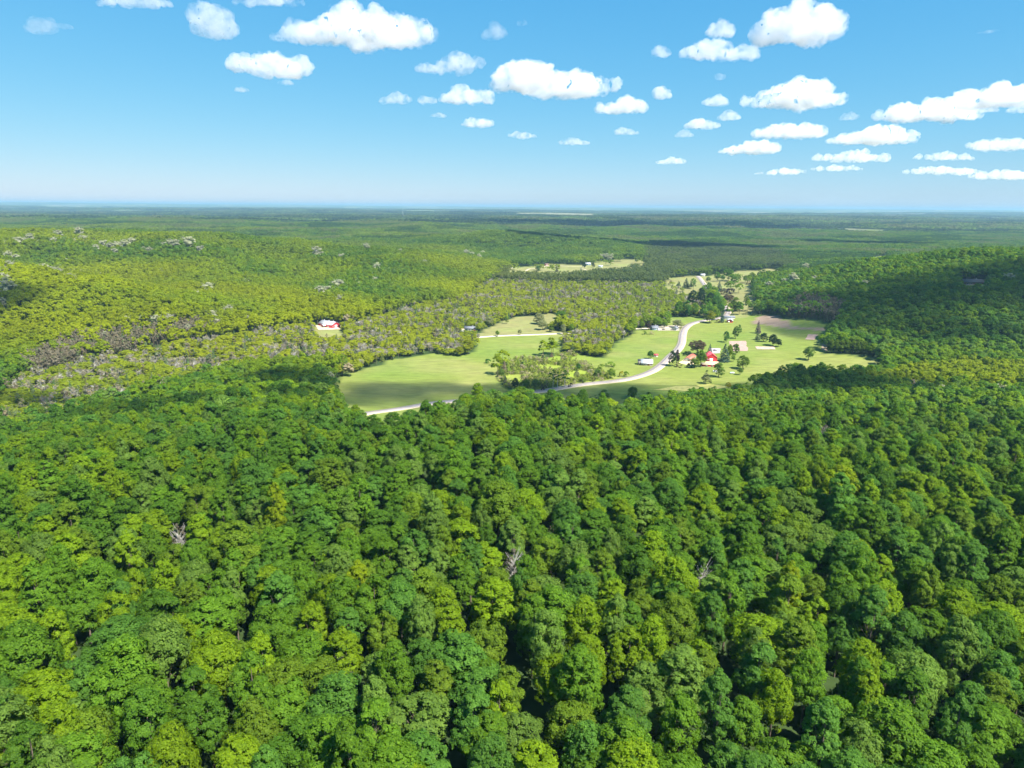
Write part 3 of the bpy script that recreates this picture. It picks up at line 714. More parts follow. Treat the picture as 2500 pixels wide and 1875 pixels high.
# long red barn on the wooded hillside
p = at(*c4(636, 628)); p = Vector((p.x, p.y + 6, p.z))
p.z = float(max(height(p.x, p.y)[0], height(p.x + 8, p.y - 8)[0]))
hb = gable("barn", "long red barn with a white metal roof, alone among trees on the hillside", "barn", p, 29, 15, 4.4, 3.4, R(-36), REDBOARD, WHITEM,
           doors=[('r', 0, 4.2, 3.6, 0), ('f', 6.5, 3.2, 3.2, 0), ('f', -10.5, 1.2, 2.2, 0)], wins=[('f', -6.5, 1.2, 1.0, 1.5), ('f', 10.5, 1.2, 1.0, 1.5), ('r', 5, 1.0, 1.0, 1.6), ('r', -5, 1.0, 1.0, 1.6)], cupolas=3)
pv = [(-3, -12.2, 0), (3, -12.2, 0)]
for sx in (-3.2, 3.2): boxes("porch_post", [(sx, -12, 1.5, .25, .25, 3.0)], TRIM, hb)
Vr, Fr = roof_mesh(5.2, 6.6, 3.0, 1.6, 0.4); Vr = np.stack([Vr[:, 1], Vr[:, 0] - 9.9, Vr[:, 2]], 1)
link("porch_roof", mesh_from("porch_roof", Vr, Fr[:, ::-1], (WHITEM,)), parent=hb)
boxes("porch_gable", [(0, -12.2, 3.35, 4.6, 0.12, 0.7)], RED, hb)
CLEAR.append((p.x + 12, p.y - 22, 13)); CLEAR.append((p.x - 8, p.y - 16, 11)); CLEAR.append((p.x + 4, p.y - 34, 9))
# farmstead
p = at(*r1(1540, 462)); p.y += 8
gable("barn", "bright red barn with red roof and white door, beside the tall dark conifer", "barn", p, 15, 12.4, 4.6, 4.4, R(84), REDBOARD, REDR,
      doors=[('l', 0.6, 3.6, 3.4, 0)], wins=[('l', 4.3, 1.0, 1.0, 1.6), ('f', 3, 1.2, 1.0, 1.5)], cupolas=0)
p = at(*r1(1112, 452)); p.x += 4; p.y += 9
gable("long_shed", "long low shed with a weathered orange-red roof, end turned to the farm drive", "shed", p, 24, 7.6, 2.6, 2.2, R(62), WHITEP, ORANGER, doors=[('l', -1.5, 2.4, 2.0, 0, GREYB)], wins=[('l', 2.2, 1.2, 1.0, 1.0), ('f', 0, 1.2, 1.0, 1.0)], ov=0.5)
p = at(*r1(1490, 556)); p.y += 4.5
gable("low_shed", "low red shed with a nearly flat tan roof below the red barn", "shed", p, 15, 9, 2.3, 0.5, R(-4), REDBOARD, TANR, doors=[('f', 3, 2.2, 1.9, 0, GREYB), ('f', -3, 2.2, 1.9, 0, GREYB)], wins=[('r', 0, 1.2, .8, 1)], ov=0.4)
p = at(*r1(372, 537)); p.y += 5
wb = gable("barn", "weathered grey barn with a broad white metal roof beside the road bend", "barn", p, 12.5, 9.0, 2.8, 3.6, R(-7), GREYB, WHITEM, doors=[('r', 0, 2.6, 2.4, 0, BROWNW), ('f', 2, 2.2, 2.2, 0, BROWNW)], wins=[('f', -3.5, 1.0, .8, 1.2)], ov=0.5, base=False)
boxes("lean_to_wall", [(-8.2, 0.5, 2.0, 2.8, 7.0, 6.2)], GREYB, wb)
boxes("lean_to_roof", [(-8.2, 0.5, 5.2, 3.4, 7.6, 0.22)], DARKR, wb)
p = at(*r1(530, 378)); p.y += 2
gable("garden_shed", "tiny white shed with a red roof standing in the hayfield", "shed", p, 4.6, 3.6, 2.1, 1.0, R(-8), WHITEP, REDR, doors=[('f', -0.4, 0.9, 1.8, 0, BROWNW)], wins=[('f', 1.2, .6, .6, 1)], ov=0.35)
# houses
p = at(*r2(1760, 296)); p.y += 5
gable("house", "single-storey house with a grey roof and white walls at the meadow's edge", "house", p, 15, 9, 2.9, 2.3, R(-12), WHITEP, SHING, doors=[('f', 0.5, 1.1, 2.1, 0, BROWNW), ('r', 1.5, 2.6, 2.2, 0)],
      wins=[('f', -4.5, 1.8, 1.2, 1), ('f', 4, 1.8, 1.2, 1), ('r', -2.5, 1.2, 1.1, 1)], chimney=True)
p = at(*r2(1672, 304)); p.y += 2
gable("garden_shed", "small tan-roofed shed left of the grey-roofed house", "shed", p, 6, 4, 2.2, 1.0, R(-10), WHITEP, TANR, doors=[('f', 0, 1.8, 1.9, 0)], wins=[('r', 0, .7, .7, 1)], ov=0.3)
p = at(*r3(360, 404)); p.y += 4
gable("house", "small blue-grey house beside the purple-leaved tree near the crossroads", "house", p, 10, 8, 2.9, 3.0, R(18), BLUEP, SHING, doors=[('f', 1, 1.1, 2.1, 0)], wins=[('f', -2.5, 1.4, 1.2, 1), ('l', 0, 1.3, 1.2, 1), ('f', 3.4, 1.2, 1.2, 1)], chimney=True)
p = at(*r3(672, 410)); p.y += 4
gable("house", "white gabled house with a grey roof right at the lane's end by the road", "house", p, 9, 7, 3.0, 2.8, R(60), WHITEP, SHING, doors=[('l', 1.2, 1.1, 2.1, 0, BROWNW)], wins=[('l', -1.5, 1.2, 1.2, 1), ('f', -2, 1.3, 1.2, 1), ('f', 2, 1.3, 1.2, 1)])
p = at(*r3(1500, 294)); p.y += 5
sh = gable("shed", "red-fronted shed with a white roof close to the road's upper bend", "shed", p, 9, 8.5, 3.3, 2.0, R(70), RED, WHITEM, doors=[('l', 1.4, 2.4, 2.4, 0)], wins=[('l', -2.2, 1, 1, 1.3)], base=False)
p = at(*r3(1500, 252)); p.y += 12
gable("long_shed", "long grey-roofed shed behind the red-fronted shed by the upper bend", "shed", p, 18, 8, 2.8, 1.8, R(4), WHITEP, SHING, doors=[('f', 3, 3, 2.4, 0)], wins=[('f', -4, 1.2, 1, 1)])
p = at(*r5(921, 190)); p.y += 4
gable("house", "tiny white house at the far top end of the straight road", "house", p, 10, 8, 3.2, 2.4, R(-6), WHITEP, WHITEM, doors=[('f', 1, 1.2, 2.1, 0, BROWNW)], wins=[('f', -2.5, 1.3, 1.2, 1)])
p = at(*c1(458, 171)); p.y += 6
gable("house", "brown-roofed house at the left end of the far meadow", "house", p, 16, 10, 3.2, 2.8, R(-10), WHITEP, BROWNR, doors=[('f', 1, 1.2, 2.1, 0)], wins=[('f', -4, 2, 1.3, 1), ('f', 5, 2, 1.3, 1)])
p = at(*c1(741, 153)); p.y += 5
gable("barn", "small red barn against the trees at the back of the far meadow", "barn", p, 10, 8, 3.4, 2.6, R(10), REDBOARD, BROWNR, doors=[('f', 0, 3, 2.6, 0)], wins=[('r', 0, 1, 1, 1.2)])
p = at(*c1(1062, 150)); p.y += 6
gable("house", "blue-grey house with a pale roof at the middle of the far meadow", "house", p, 15, 10, 4.2, 2.6, R(-14), BLUEP, WHITEM, doors=[('f', 2, 1.2, 2.1, 0)], wins=[('f', -3.5, 2, 1.3, 1), ('f', 5, 1.4, 1.3, 1), ('r', 0, 1.4, 1.3, 1)], chimney=True)
p = at(*c1(1158, 166)); p.y += 5
gable("barn", "pale blue metal barn right of the blue-grey house in the far meadow", "barn", p, 12, 8, 3.4, 1.8, R(-8), plain("pale_blue_sheet", (0.42, 0.55, 0.60), 0.5), WHITEM, doors=[('f', 2, 3, 2.6, 0)], wins=[('f', -3, 1.2, 1, 1.3)])
p = at(*c2(1882, 264)); p.y += 9
gable("lodge", "long dark-roofed house half hidden in the shaded hilltop forest", "house", p, 30, 13, 4.2, 4.0, R(-5), BROWNW, DARKR, doors=[('f', 4, 1.4, 2.2, 0)], wins=[('f', -9, 3, 1.5, 1), ('f', -4, 2.4, 1.5, 1), ('f', 10, 3, 1.5, 1)], ov=1.0, chimney=True)
CLEAR.append((p.x - 8, p.y - 22, 14)); CLEAR.append((p.x + 8, p.y - 24, 12)); CLEAR.append((p.x, p.y - 36, 11)); CLEAR.append((p.x - 12, p.y - 2, 12)); CLEAR.append((p.x + 14, p.y - 8, 12))

# ---------------------------------------------------------------- vehicles
TYRE = plain("tyre_rubber", (0.02, 0.02, 0.02), 0.9, 0.1)
def car(name, label, cat, pos, rz, col, L=4.5, W=1.8, H=1.45, van=False, lift=0.0):
    paint = plain(name + "_paint", col, 0.3, 0.5, noise=0.03)
    t = thing(name, label, cat, (pos.x, pos.y, pos.z + lift), rz)
    a = L / 2
    pr = ([(-a, .35), (-a, 1.0), (-a * .93, H), (a * .45, H), (a * .68, 1.1), (a * .98, .95), (a, .35)] if van else
          [(-a, .35), (-a * .98, .85), (-a * .72, .95), (-a * .5, H), (a * .12, H), (a * .45, .98), (a * .95, .82), (a, .35)])
    n = len(pr); V = []
    for sy in (-1, 1):
        for x, z in pr: V.append((x, sy * W / 2 * (0.86 if z > 1.05 else 1.0), z))
    i = np.arange(n); j = (i + 1) % n
    Q = np.stack([i, j, j + n, i + n], 1)
    me = bpy.data.meshes.new("body"); me.from_pydata(V, [], [tuple(q) for q in Q[:, ::-1]] + [tuple(range(n)), tuple(range(2 * n - 1, n - 1, -1))]); me.materials.append(paint)
    b = link("body", me, parent=t)
    zc = (H + 1.0) / 2 + .02
    boxes("window", [(-a * .15, 0, zc, a * (1.2 if van else .62), W * 0.90, (H - 1.0) * .62)], GLASS, b)
    for sx in (-1, 1): boxes("bumper", [(sx * (a + .03), 0, .48, .1, W * .9, .2)], TYRE, t)
    for x in (-a * .62, a * .62):
        for sy in (-1, 1):
            V1, F1 = tube((x, sy * (W / 2 - .2), .33), (x, sy * (W / 2 + .02), .33), .33, .33, 12)
            V1 = np.concatenate([V1, [(x, sy * (W / 2 + .02), .33)]]); k = np.arange(12)
            F2 = np.stack([k + 12, (k + 1) % 12 + 12, np.full(12, 24)], 1)
            link("wheel", mesh_from("wheel", V1, [F1, F2], (TYRE,)), parent=t)
    return t
def roaddir(pt, L):
    k = int(np.argmin((L[:, 0] - pt.x) ** 2 + (L[:, 1] - pt.y) ** 2)); k = min(max(k, 1), len(L) - 2)
    d = L[k + 1] - L[k - 1]; d /= np.linalg.norm(d); return k, d
pt = at(*r5(922, 294)); k, d = roaddir(pt, ROADL)
q = ROADL[k] + np.array([d[1], -d[0]]) * 1.7; z = float(height(*q)[0])
car("car", "dark car driving along the far straight stretch of road", "car", Vector((q[0], q[1], z + 0.38)), math.atan2(-d[1], -d[0]), (0.03, 0.035, 0.045))
car("car", "small red car parked on the right side of the grey-roofed house", "car", at(*r2(1812, 300)), R(-20), (0.45, 0.05, 0.03))
car("van", "white van parked under the tree below the farm", "van", at(*r1(1595, 652)), R(8), (0.75, 0.76, 0.78), 5.3, 2.0, 2.0, True)
car("car", "dark car parked on the paved yard behind the farm barn", "car", at(*r1(1588, 268)), R(12), (0.08, 0.09, 0.12), lift=0.2)
car("van", "white van parked right of the small blue-grey house", "van", at(*r3(428, 405)), R(5), (0.72, 0.72, 0.72), 5.0, 2.0, 2.0, True)
car("car", "black car parked between the white van and the white gabled house", "car", at(*r3(490, 402)), R(5), (0.02, 0.02, 0.025))
def trailer(label, pos, rz, col, L=4.4):
    t = thing("trailer", label, "trailer", (pos.x, pos.y, pos.z), rz)
    boxes("body", [(0, 0, 0.85, L, 1.9, 0.6)], TRIM, t)
    V = np.array([(-L/2, -.95, 1.15), (L/2, -.95, 1.15), (L/2, .95, 1.15), (-L/2, .95, 1.15), (-L/2 + .4, 0, 1.7), (L/2 - .6, 0, 1.6)])
    link("cover", mesh_from("cover", V, [np.array([(0, 1, 5, 4), (2, 3, 4, 5)]), np.array([(1, 2, 5), (3, 0, 4)])], (plain("cover_cloth", col, 0.6),)), parent=t)
    boxes("drawbar", [(L / 2 + .6, 0, .5, 1.2, .1, .1)], TYRE, t)
    for sy in (-1, 1):
        V1, F1 = tube((0, sy * .75, .33), (0, sy * .98, .33), .33, .33, 12); link("wheel", mesh_from("wheel", V1, F1, (TYRE,)), parent=t)
trailer("trailer under a pale turquoise cover on the lawn below the farm", at(*r1(1897, 678)), R(10), (0.35, 0.62, 0.66))
trailer("white covered trailer at the back of the meadow, against the woods", at(*c1(688, 512)), R(5), (0.7, 0.7, 0.7), 5.5)

t = thing("radio_mast", "thin pale radio mast on the far plain, left of centre", "mast", px_world(981, 6500, float(height(px_world(981, 6500, 60)[0], 6500)[0])), 0.3)
bm_ = []; H_ = 78.0
for k in range(13):
    z0 = k * 6.0; w0 = 1.6 - 1.2 * z0 / H_
    for sx, sy in ((-1, -1), (1, -1), (1, 1), (-1, 1)): bm_.append((sx * w0, sy * w0, z0 + 3, 0.5, 0.5, 6.0))
    bm_.append((0, 0, z0 + 6, w0 * 2, w0 * 2, 0.3))
boxes("lattice", bm_, TRIM, t); boxes("antenna", [(0, 0, H_ + 4, 0.4, 0.4, 9)], TRIM, t)

# ---------------------------------------------------------------- trees one can tell apart
G = {'mid': PALET['mid green'], 'yel': PALET['yellow-green'], 'blu': PALET['bluish green'], 'oli': PALET['olive green'], 'drk': (0.028, 0.062, 0.020), 'snag': (0.17, 0.145, 0.11), 'gry': PALET['grey-green'], 'gol': (0.24, 0.27, 0.012),
     'ydp': (0.36, 0.33, 0.03), 'pal': (0.27, 0.29, 0.13), 'prp': (0.065, 0.045, 0.048), 'brn': (0.13, 0.10, 0.062), 'con': (0.034, 0.062, 0.026), 'cob': (0.022, 0.052, 0.030), 'bei': (0.42, 0.35, 0.23), 'wht': (0.40, 0.40, 0.28), 'lim': (0.17, 0.27, 0.022)}
_FULL = {'b': 21.5, 'p': 20.7, 's': 17.0, 'l': 18.0, 'u': 4.0}
def place(kind, crop, sc, x, yb, h, w_, tint, label, nm=None, cat=None, group=None, dz=0.0, top=None):
    """kind: b broadleaf, s spruce, p pine, l pale or bare, u shrub; x, yb foot; h, w_ size in crop pixels"""
    q = crop(x, yb); pt = at(*q); _, _, dep = project(pt.x, pt.y, pt.z)
    mh = h / sc * dep / F; mw = w_ / sc * dep / F
    rg = random.Random(int(x * 7 + yb))
    i = rg.randrange(3)
    if kind == 'b':
        me, H0, R0, name, c = near_crown[rg.randrange(7)], None, None, 'broadleaf_tree', 'tree'
        i = near_crown.index(me); H0, R0 = DEC[i][1], DEC[i][2]
        t = thing(nm or name, label, cat or c, (pt.x, pt.y, pt.z + dz), rg.uniform(0, 6.28), group)
        # an open-grown tree: leafy nearly to the foot
        s = (mw / (2 * R0), mw / (2 * R0), mh / H0); t.scale = s
        o = link("crown", me, (0, 0, -H0 * 0.10), parent=t); o.scale = (1, 1, 1.10); o["tint"] = G[tint]; link("trunk", near_trunk[i], parent=t)
        CLEAR.append((pt.x, pt.y, mw * 0.45 + 2)); return t
    lst, H0, R0, name, c = {'s': (SPR, (17, 20, 14), (3.1, 3.0, 3.0), 'spruce_tree', 'tree'), 'p': (PIN, (21, 19, 22), (2.6, 2.3, 2.9), 'pine_tree', 'tree'),
                            'l': (PAL, (18, 17, 19), (5, 5.6, 4.4), 'pale_tree', 'tree'), 'u': (SHR, (4, 3.2, 4.6), (3, 2.6, 2.6), 'shrub', 'shrub')}[kind]
    o = link(nm or name, lst[i], (pt.x, pt.y, pt.z + dz), rz=rg.uniform(0, 6.28), scale=(mw / 2 / R0[i], mw / 2 / R0[i], mh / H0[i]))
    o["tint"] = G[tint]; tag(o, label, cat or c, group); CLEAR.append((pt.x, pt.y, mw * 0.4 + 1)); return o
A1, A2, A3, A4, A5 = (r1, 7.373), (r2, 4.424), (r3, 6.144), (r4, 6.144), (r5, 5.53)
K1, K2, K4 = (c1, 3.16), (c2, 2.765), (c4, 3.16)
for a in [
 ('b', *A1, 425, 418, 155, 135, 'blu', "dark round tree directly behind the white-roofed grey barn"),
 ('b', *A1, 815, 552, 300, 150, 'drk', "tall dark-green tree leaning over the road at the farm drive"),
 ('b', *A1, 900, 545, 300, 110, 'prp', "thin purplish tree touching the right side of the dark roadside tree"),
 ('b', *A1, 1270, 345, 275, 310, 'brn', "big grey-brown bushy tree behind the orange-roofed shed"),
 ('u', *A1, 1090, 352, 80, 160, 'drk', "dark low bush left of the big grey-brown farm tree"),
 ('s', *A1, 1495, 305, 165, 90, 'cob', "small dark pointed spruce left behind the red barn"),
 ('b', *A1, 1330, 560, 310, 200, 'mid', "tall green tree between the orange-roofed shed and the red barn"),
 ('b', *A1, 1215, 580, 200, 180, 'oli', "olive-yellow tree in front of the orange-roofed shed"),
 ('u', *A1, 1130, 572, 90, 120, 'drk', "dark bush at the foot of the olive-yellow farm tree"),
 ('s', *A1, 1755, 462, 320, 220, 'cob', "tall dark conifer touching the right side of the red barn"),
 ('b', *A1, 1850, 440, 290, 110, 'yel', "slender light-green tree right behind the tall dark farm conifer"),
 ('b', *A1, 1915, 465, 140, 95, 'lim', "small light-green tree at the foot of the slender farm tree"),
 ('b', *A1, 1965, 330, 200, 170, 'gry', "leafy grey-green tree covering the front of the fenced garden plot"),
 ('b', *A1, 2090, 600, 260, 250, 'oli', "wide olive-green tree right of the farm lawn"),
 ('b', *A1, 1650, 742, 280, 220, 'gry', "grey-green tree shading the white van below the farm"),
 ('b', *A1, 1425, 862, 200, 180, 'pal', "pale yellow-green tree alone on the lawn below the farm"),
 ('u', *A1, 1507, 853, 65, 50, 'drk', "small dark bush at the right foot of the pale lawn tree"),
 ('b', *A1, 2040, 702, 135, 125, 'gry', "small round tree right of the turquoise-covered trailer"),
 ('u', *A1, 930, 562, 80, 140, 'brn', "brownish bush between the roadside tree and the farmyard"),
 ('u', *A1, 1445, 655, 40, 50, 'drk', "tiny dark bush left of the white van"),
 ('b', *A1, 1825, 965, 135, 135, 'ydp', "bright yellow small tree at the edge of the near forest"),
 ('b', *A3, 1185, 300, 190, 195, 'gol', "bright yellow-green tree inside the road's upper curve"),
 ('b', *A3, 1290, 255, 165, 110, 'lim', "light-green tree right behind the bright yellow-green curve tree"),
 ('b', *A3, 1110, 200, 170, 170, 'mid', "green tree behind the bright yellow-green curve tree"),
 ('b', *A3, 1330, 200, 200, 150, 'blu', "dark-green tree between the upper curve and the road behind it"),
 ('s', *A3, 1368, 292, 200, 70, 'cob', "slender dark spruce beside the road's upper curve"),
 ('u', *A3, 1310, 292, 55, 90, 'brn', "brown bush at the foot of the slender roadside spruce"),
 ('b', *A3, 262, 402, 135, 100, 'prp', "purple-leaved tree beside the small blue-grey house"),
 ('b', *A3, 400, 372, 165, 150, 'lim', "yellow-green tree behind the small blue-grey house"),
 ('b', *A3, 510, 378, 125, 85, 'lim', "narrow yellow-green tree right of the blue-grey house's tree"),
 ('b', *A3, 700, 368, 125, 195, 'pal', "flat-topped spreading tree over the white gabled house"),
 ('b', *A3, 70, 385, 170, 100, 'pal', "pale green tree left of the purple-leaved tree"),
 ('b', *A3, 165, 385, 120, 80, 'lim', "small light-green tree just left of the purple-leaved tree"),
 ('u', *A3, 210, 470, 55, 90, 'oli', "olive bush at the back edge of the middle pasture"),
 ('u', *A3, 310, 468, 45, 90, 'bei', "dry beige bush at the back edge of the middle pasture"),
 ('b', *A3, 1570, 535, 200, 130, 'gry', "light-green tree standing in the pasture above the garden plots"),
 ('b', *A3, 1625, 470, 150, 80, 'blu', "darker tree close behind the light-green pasture tree"),
 ('b', *A3, 1430, 590, 180, 110, 'blu', "dark-green tree left of the light-green pasture tree"),
 ('s', *A3, 1905, 452, 190, 95, 'prp', "brown-topped pointed conifer, tallest of the dark row in the pasture"),
 ('s', *A3, 1900, 552, 140, 95, 'con', "dark conifer below the brown-topped one in the pasture row"),
 ('b', *A3, 1990, 580, 140, 140, 'drk', "round dark tree in the middle of the pasture row"),
 ('b', *A3, 2130, 640, 175, 160, 'drk', "round dark tree at the near end of the pasture row"),
 ('b', *A3, 2210, 655, 120, 110, 'drk', "small dark tree right of the pasture row's near end"),
 ('b', *A3, 1560, 120, 150, 200, 'oli', "olive tree with a visible trunk right of the road behind the bend"),
 ('s', *A5, 1135, 392, 130, 100, 'cob', "lone dark spruce in the dry meadow beside the far road"),
 ('u', *A5, 1200, 430, 75, 120, 'brn', "brown thicket below the lone meadow spruce"),
 ('u', *A5, 1290, 430, 80, 140, 'prp', "dark purplish thicket right of the brown meadow thicket"),
 ('s', *A5, 690, 352, 135, 115, 'con', "tallest dark conifer in the small meadow left of the far road"),
 ('s', *A5, 590, 325, 70, 70, 'con', "small dark conifer left of the tallest one by the far road"),
 ('s', *A5, 755, 335, 80, 70, 'con', "small dark conifer right of the tallest one by the far road"),
 ('u', *A5, 805, 325, 45, 50, 'con', "round dark bush nearest the far road's left verge"),
 ('u', *A5, 480, 300, 50, 60, 'brn', "brown bush at the left of the meadow by the far road"),
 ('b', *A5, 1110, 260, 125, 110, 'mid', "green tree in front of the woods right of the far road"),
 ('b', *A5, 1258, 252, 165, 140, 'mid', "largest green tree in front of the woods right of the far road"),
 ('b', *A5, 1180, 258, 90, 80, 'blu', "dark tree between the two green trees by the far road"),
 ('b', *A5, 990, 272, 75, 75, 'gry', "small grey-green tree near the far road's right verge"),
 ('b', *A5, 1580, 236, 100, 95, 'oli', "olive tree in the middle of the dry far meadow"),
 ('s', *A5, 1710, 226, 65, 40, 'con', "little dark conifer alone in the dry far meadow"),
 ('b', *A5, 1490, 272, 95, 85, 'pal', "pale tree left of the olive tree in the dry far meadow"),
 ('u', *A5, 1560, 300, 50, 130, 'brn', "brown bush below the olive tree in the dry far meadow"),
 ('b', *A5, 1355, 662, 190, 190, 'oli', "spreading olive tree with a trunk beside the road behind the bend"),
 ('b', *A5, 1225, 590, 160, 140, 'brn', "brownish tree left of the spreading olive tree by the road"),
 ('b', *A5, 1505, 570, 130, 90, 'oli', "narrow olive tree at the foot of the right-hand hill"),
 ('b', *A5, 1290, 540, 100, 100, 'brn', "small brownish tree behind the spreading olive tree"),
 ('b', *A5, 590, 737, 210, 140, 'mid', "tall green tree at the left of the dark grove before the bend"),
 ('b', *A5, 700, 742, 230, 140, 'blu', "tall green tree in the middle of the dark grove's front edge"),
 ('b', *A5, 800, 737, 190, 120, 'mid', "green tree at the right of the dark grove's front edge"),
 ('b', *A5, 770, 620, 250, 160, 'drk', "very dark tall tree at the top of the grove before the bend"),
 ('b', *A5, 885, 620, 270, 120, 'drk', "very dark narrow tree beside the gap in the grove"),
 ('b', *A5, 1010, 610, 210, 140, 'drk', "very dark tree right of the gap in the grove"),
 ('b', *A5, 1090, 660, 220, 140, 'blu', "dark-green tree right side of the grove touching the road"),
 ('u', *A2, 1953, 649, 50, 75, 'blu', "lone dark bush in the open hayfield", 'shrub'),
 ('s', *A4, 900, 192, 65, 70, 'brn', "small brownish conifer at the back edge of the marsh thicket"),
 ('s', *A4, 772, 252, 90, 75, 'cob', "small dark-green conifer beside the hayfield at the marsh edge"),
 ('s', *A4, 400, 345, 145, 75, 'oli', "left one of the three yellow-green spires in the marsh"),
 ('s', *A4, 485, 355, 185, 80, 'oli', "tallest and middle of the three yellow-green spires in the marsh"),
 ('s', *A4, 575, 335, 150, 65, 'oli', "right one of the three yellow-green spires in the marsh"),
 ('s', *A4, 190, 440, 190, 110, 'brn', "ochre-brown conifer at the left tip of the marsh thicket"),
 ('s', *A4, 245, 430, 200, 100, 'oli', "olive conifer right of the ochre-brown one at the marsh tip"),
 ('b', *A4, 150, 500, 140, 100, 'gry', "grey-green tree at the left foot of the marsh thicket"),
 ('s', *A4, 210, 605, 130, 95, 'con', "dark conifer below the left tip of the marsh thicket"),
 ('b', *A4, 355, 692, 190, 135, 'drk', "dark blue-green tree at the near left corner of the marsh"),
 ('b', *A4, 510, 690, 165, 140, 'mid', "mid-green tree right of the dark one at the marsh's near corner"),
 ('b', *A4, 655, 705, 195, 150, 'gry', "grey-green round tree left of the tall white-stemmed aspens"),
 ('u', *A4, 775, 690, 95, 90, 'prp', "dark purplish bush left of the white-stemmed aspens"),
 ('p', *A4, 920, 662, 275, 100, 'blu', "left of three tall aspens with white stems by the road", 'aspen_tree'),
 ('p', *A4, 990, 672, 270, 100, 'blu', "middle of three tall aspens with white stems by the road", 'aspen_tree'),
 ('p', *A4, 1098, 655, 240, 115, 'blu', "right of three tall aspens with white stems by the road", 'aspen_tree'),
 ('u', *A4, 1185, 650, 70, 80, 'prp', "dark bush where the road comes out from the aspens"),
 ('b', *A4, 1300, 400, 115, 95, 'blu', "dark tree in the bright lime clearing of the marsh"),
 ('b', *A4, 1275, 540, 140, 95, 'pal', "thin pale tree below the dark tree in the lime clearing"),
 ('b', *A4, 1590, 505, 140, 135, 'gry', "grey-green round tree beside the road at the lime clearing"),
 ('b', *A4, 1795, 515, 155, 145, 'lim', "bright green round tree beside the road, right of the grey-green one"),
 ('u', *A4, 1945, 490, 90, 80, 'ydp', "cream-yellow flowering bush beside the road"),
 ('u', *A4, 2020, 490, 85, 90, 'lim', "light-green bush right of the cream-yellow one"),
 ('u', *A4, 1640, 378, 75, 150, 'oli', "low wide olive bush on the pasture edge, left of its neighbour"),
 ('u', *A4, 1790, 340, 75, 150, 'lim', "low wide light-green bush behind the olive pasture bush"),
 ('u', *A4, 1435, 396, 50, 75, 'brn', "small brown bush alone in the lime clearing"),
 ('u', *A4, 1360, 580, 80, 120, 'oli', "olive bush close to the road in the marsh corner"),
 ('u', *A4, 1520, 555, 60, 90, 'brn', "brown bush close to the road below the grey-green tree"),
 ('b', *A4, 1690, 835, 160, 170, 'gry', "grey-green tree in the near pasture in front of the forest edge"),
 ('b', *A4, 1325, 850, 115, 120, 'blu', "dark round tree poking from the forest edge into the near pasture"),
 ('b', *A4, 2115, 800, 170, 140, 'mid', "tall green tree in the near pasture, right of the grey-green one"),
 ('u', *A4, 1580, 850, 80, 190, 'gry', "pale bush left of the grey-green near pasture tree"),
 ('b', *A1, 95, 1150, 245, 190, 'mid', "green tree in the pasture at the tan bank's left end"),
 ('b', *A1, 390, 1160, 160, 140, 'gry', "grey-green tree below the tan bank"),
 ('l', *K4, 662, 1135, 165, 90, 'wht', "blue-grey leafless tree at the hayfield's left corner"),
 ('l', *K4, 797, 1008, 105, 100, 'bei', "beige dry tree beside the hayfield, right of the yellow tree"),
 ('b', *K4, 700, 1015, 105, 95, 'gol', "bright yellow tree at the hayfield's upper left corner"),
 ('b', *K4, 1715, 838, 125, 105, 'gol', "bright golden-green tree at the tip of the conifer grove in the hayfield"),
 ('b', *K4, 1650, 850, 75, 90, 'gol', "small golden bushy tree at the hayfield side of the conifer grove"),
 ('l', *K4, 785, 618, 90, 68, 'bei', "pinkish-grey bare tree right behind the long red hillside barn"),
 ('b', *K1, 300, 628, 85, 62, 'pal', "pale tree right of the grey-roofed house"),
 ('b', *K1, 430, 602, 68, 38, 'lim', "slender young tree in the middle of the dry meadow"),
 ('b', *K1, 362, 700, 48, 36, 'lim', "little tree beside the gravel lane, left end"),
 ('b', *K1, 535, 688, 42, 36, 'pal', "little pale tree beside the gravel lane, left of the birches"),
 ('b', *K1, 685, 605, 90, 105, 'pal', "wide pale tree at the back of the dry meadow"),
 ('b', *K1, 710, 650, 75, 85, 'pal', "pale tree in front of the wide pale meadow tree"),
 ('b', *K1, 775, 664, 60, 56, 'oli', "olive tree left of the birches at the gravel lane"),
 ('b', *K1, 870, 684, 85, 52, 'pal', "thin pale birch leaning over the gravel lane"),
 ('b', *K1, 930, 674, 75, 55, 'lim', "light birch right of the leaning one at the gravel lane"),
 ('b', *K1, 850, 562, 60, 100, 'mid', "green tree behind the meadow, against the woods"),
 ('b', *K2, 755, 772, 92, 92, 'gry', "thin open-crowned tree at the near edge of the shaded pasture"),
 ('b', *K1, 675, 200, 48, 42, 'blu', "dark round tree beside the track in the far meadow"),
 ('s', *K1, 820, 200, 42, 30, 'prp', "dark pointed tree at the near edge of the far meadow"),
 ('s', *K1, 985, 235, 48, 30, 'con', "dark conifer below the far meadow, left of its neighbour"),
 ('s', *K1, 1005, 225, 60, 26, 'con', "taller dark conifer below the far meadow"),
 ('b', *K1, 1100, 168, 38, 36, 'drk', "dark tree left of the pale blue barn"),
 ('b', *K1, 1030, 175, 45, 36, 'drk', "dark tree left of the blue-grey far house"),
 ('b', *K1, 1165, 505, 1, 1, 'drk', None)]:
    kind, crop, sc, x, yb, h, w_, tint, label = a[:9]
    if label is None: continue
    nm = a[9] if len(a) > 9 else None
    o = place(kind, crop, sc, x, yb, h, w_, tint, label, nm)
    if nm == 'aspen_tree':
        pass
WP = [pine(551, 21, 2.6, 11, mats=(LEAF, PALEBARK))]
for o in C.objects:
    if o.name.startswith('aspen_tree'): o.data = WP[0]
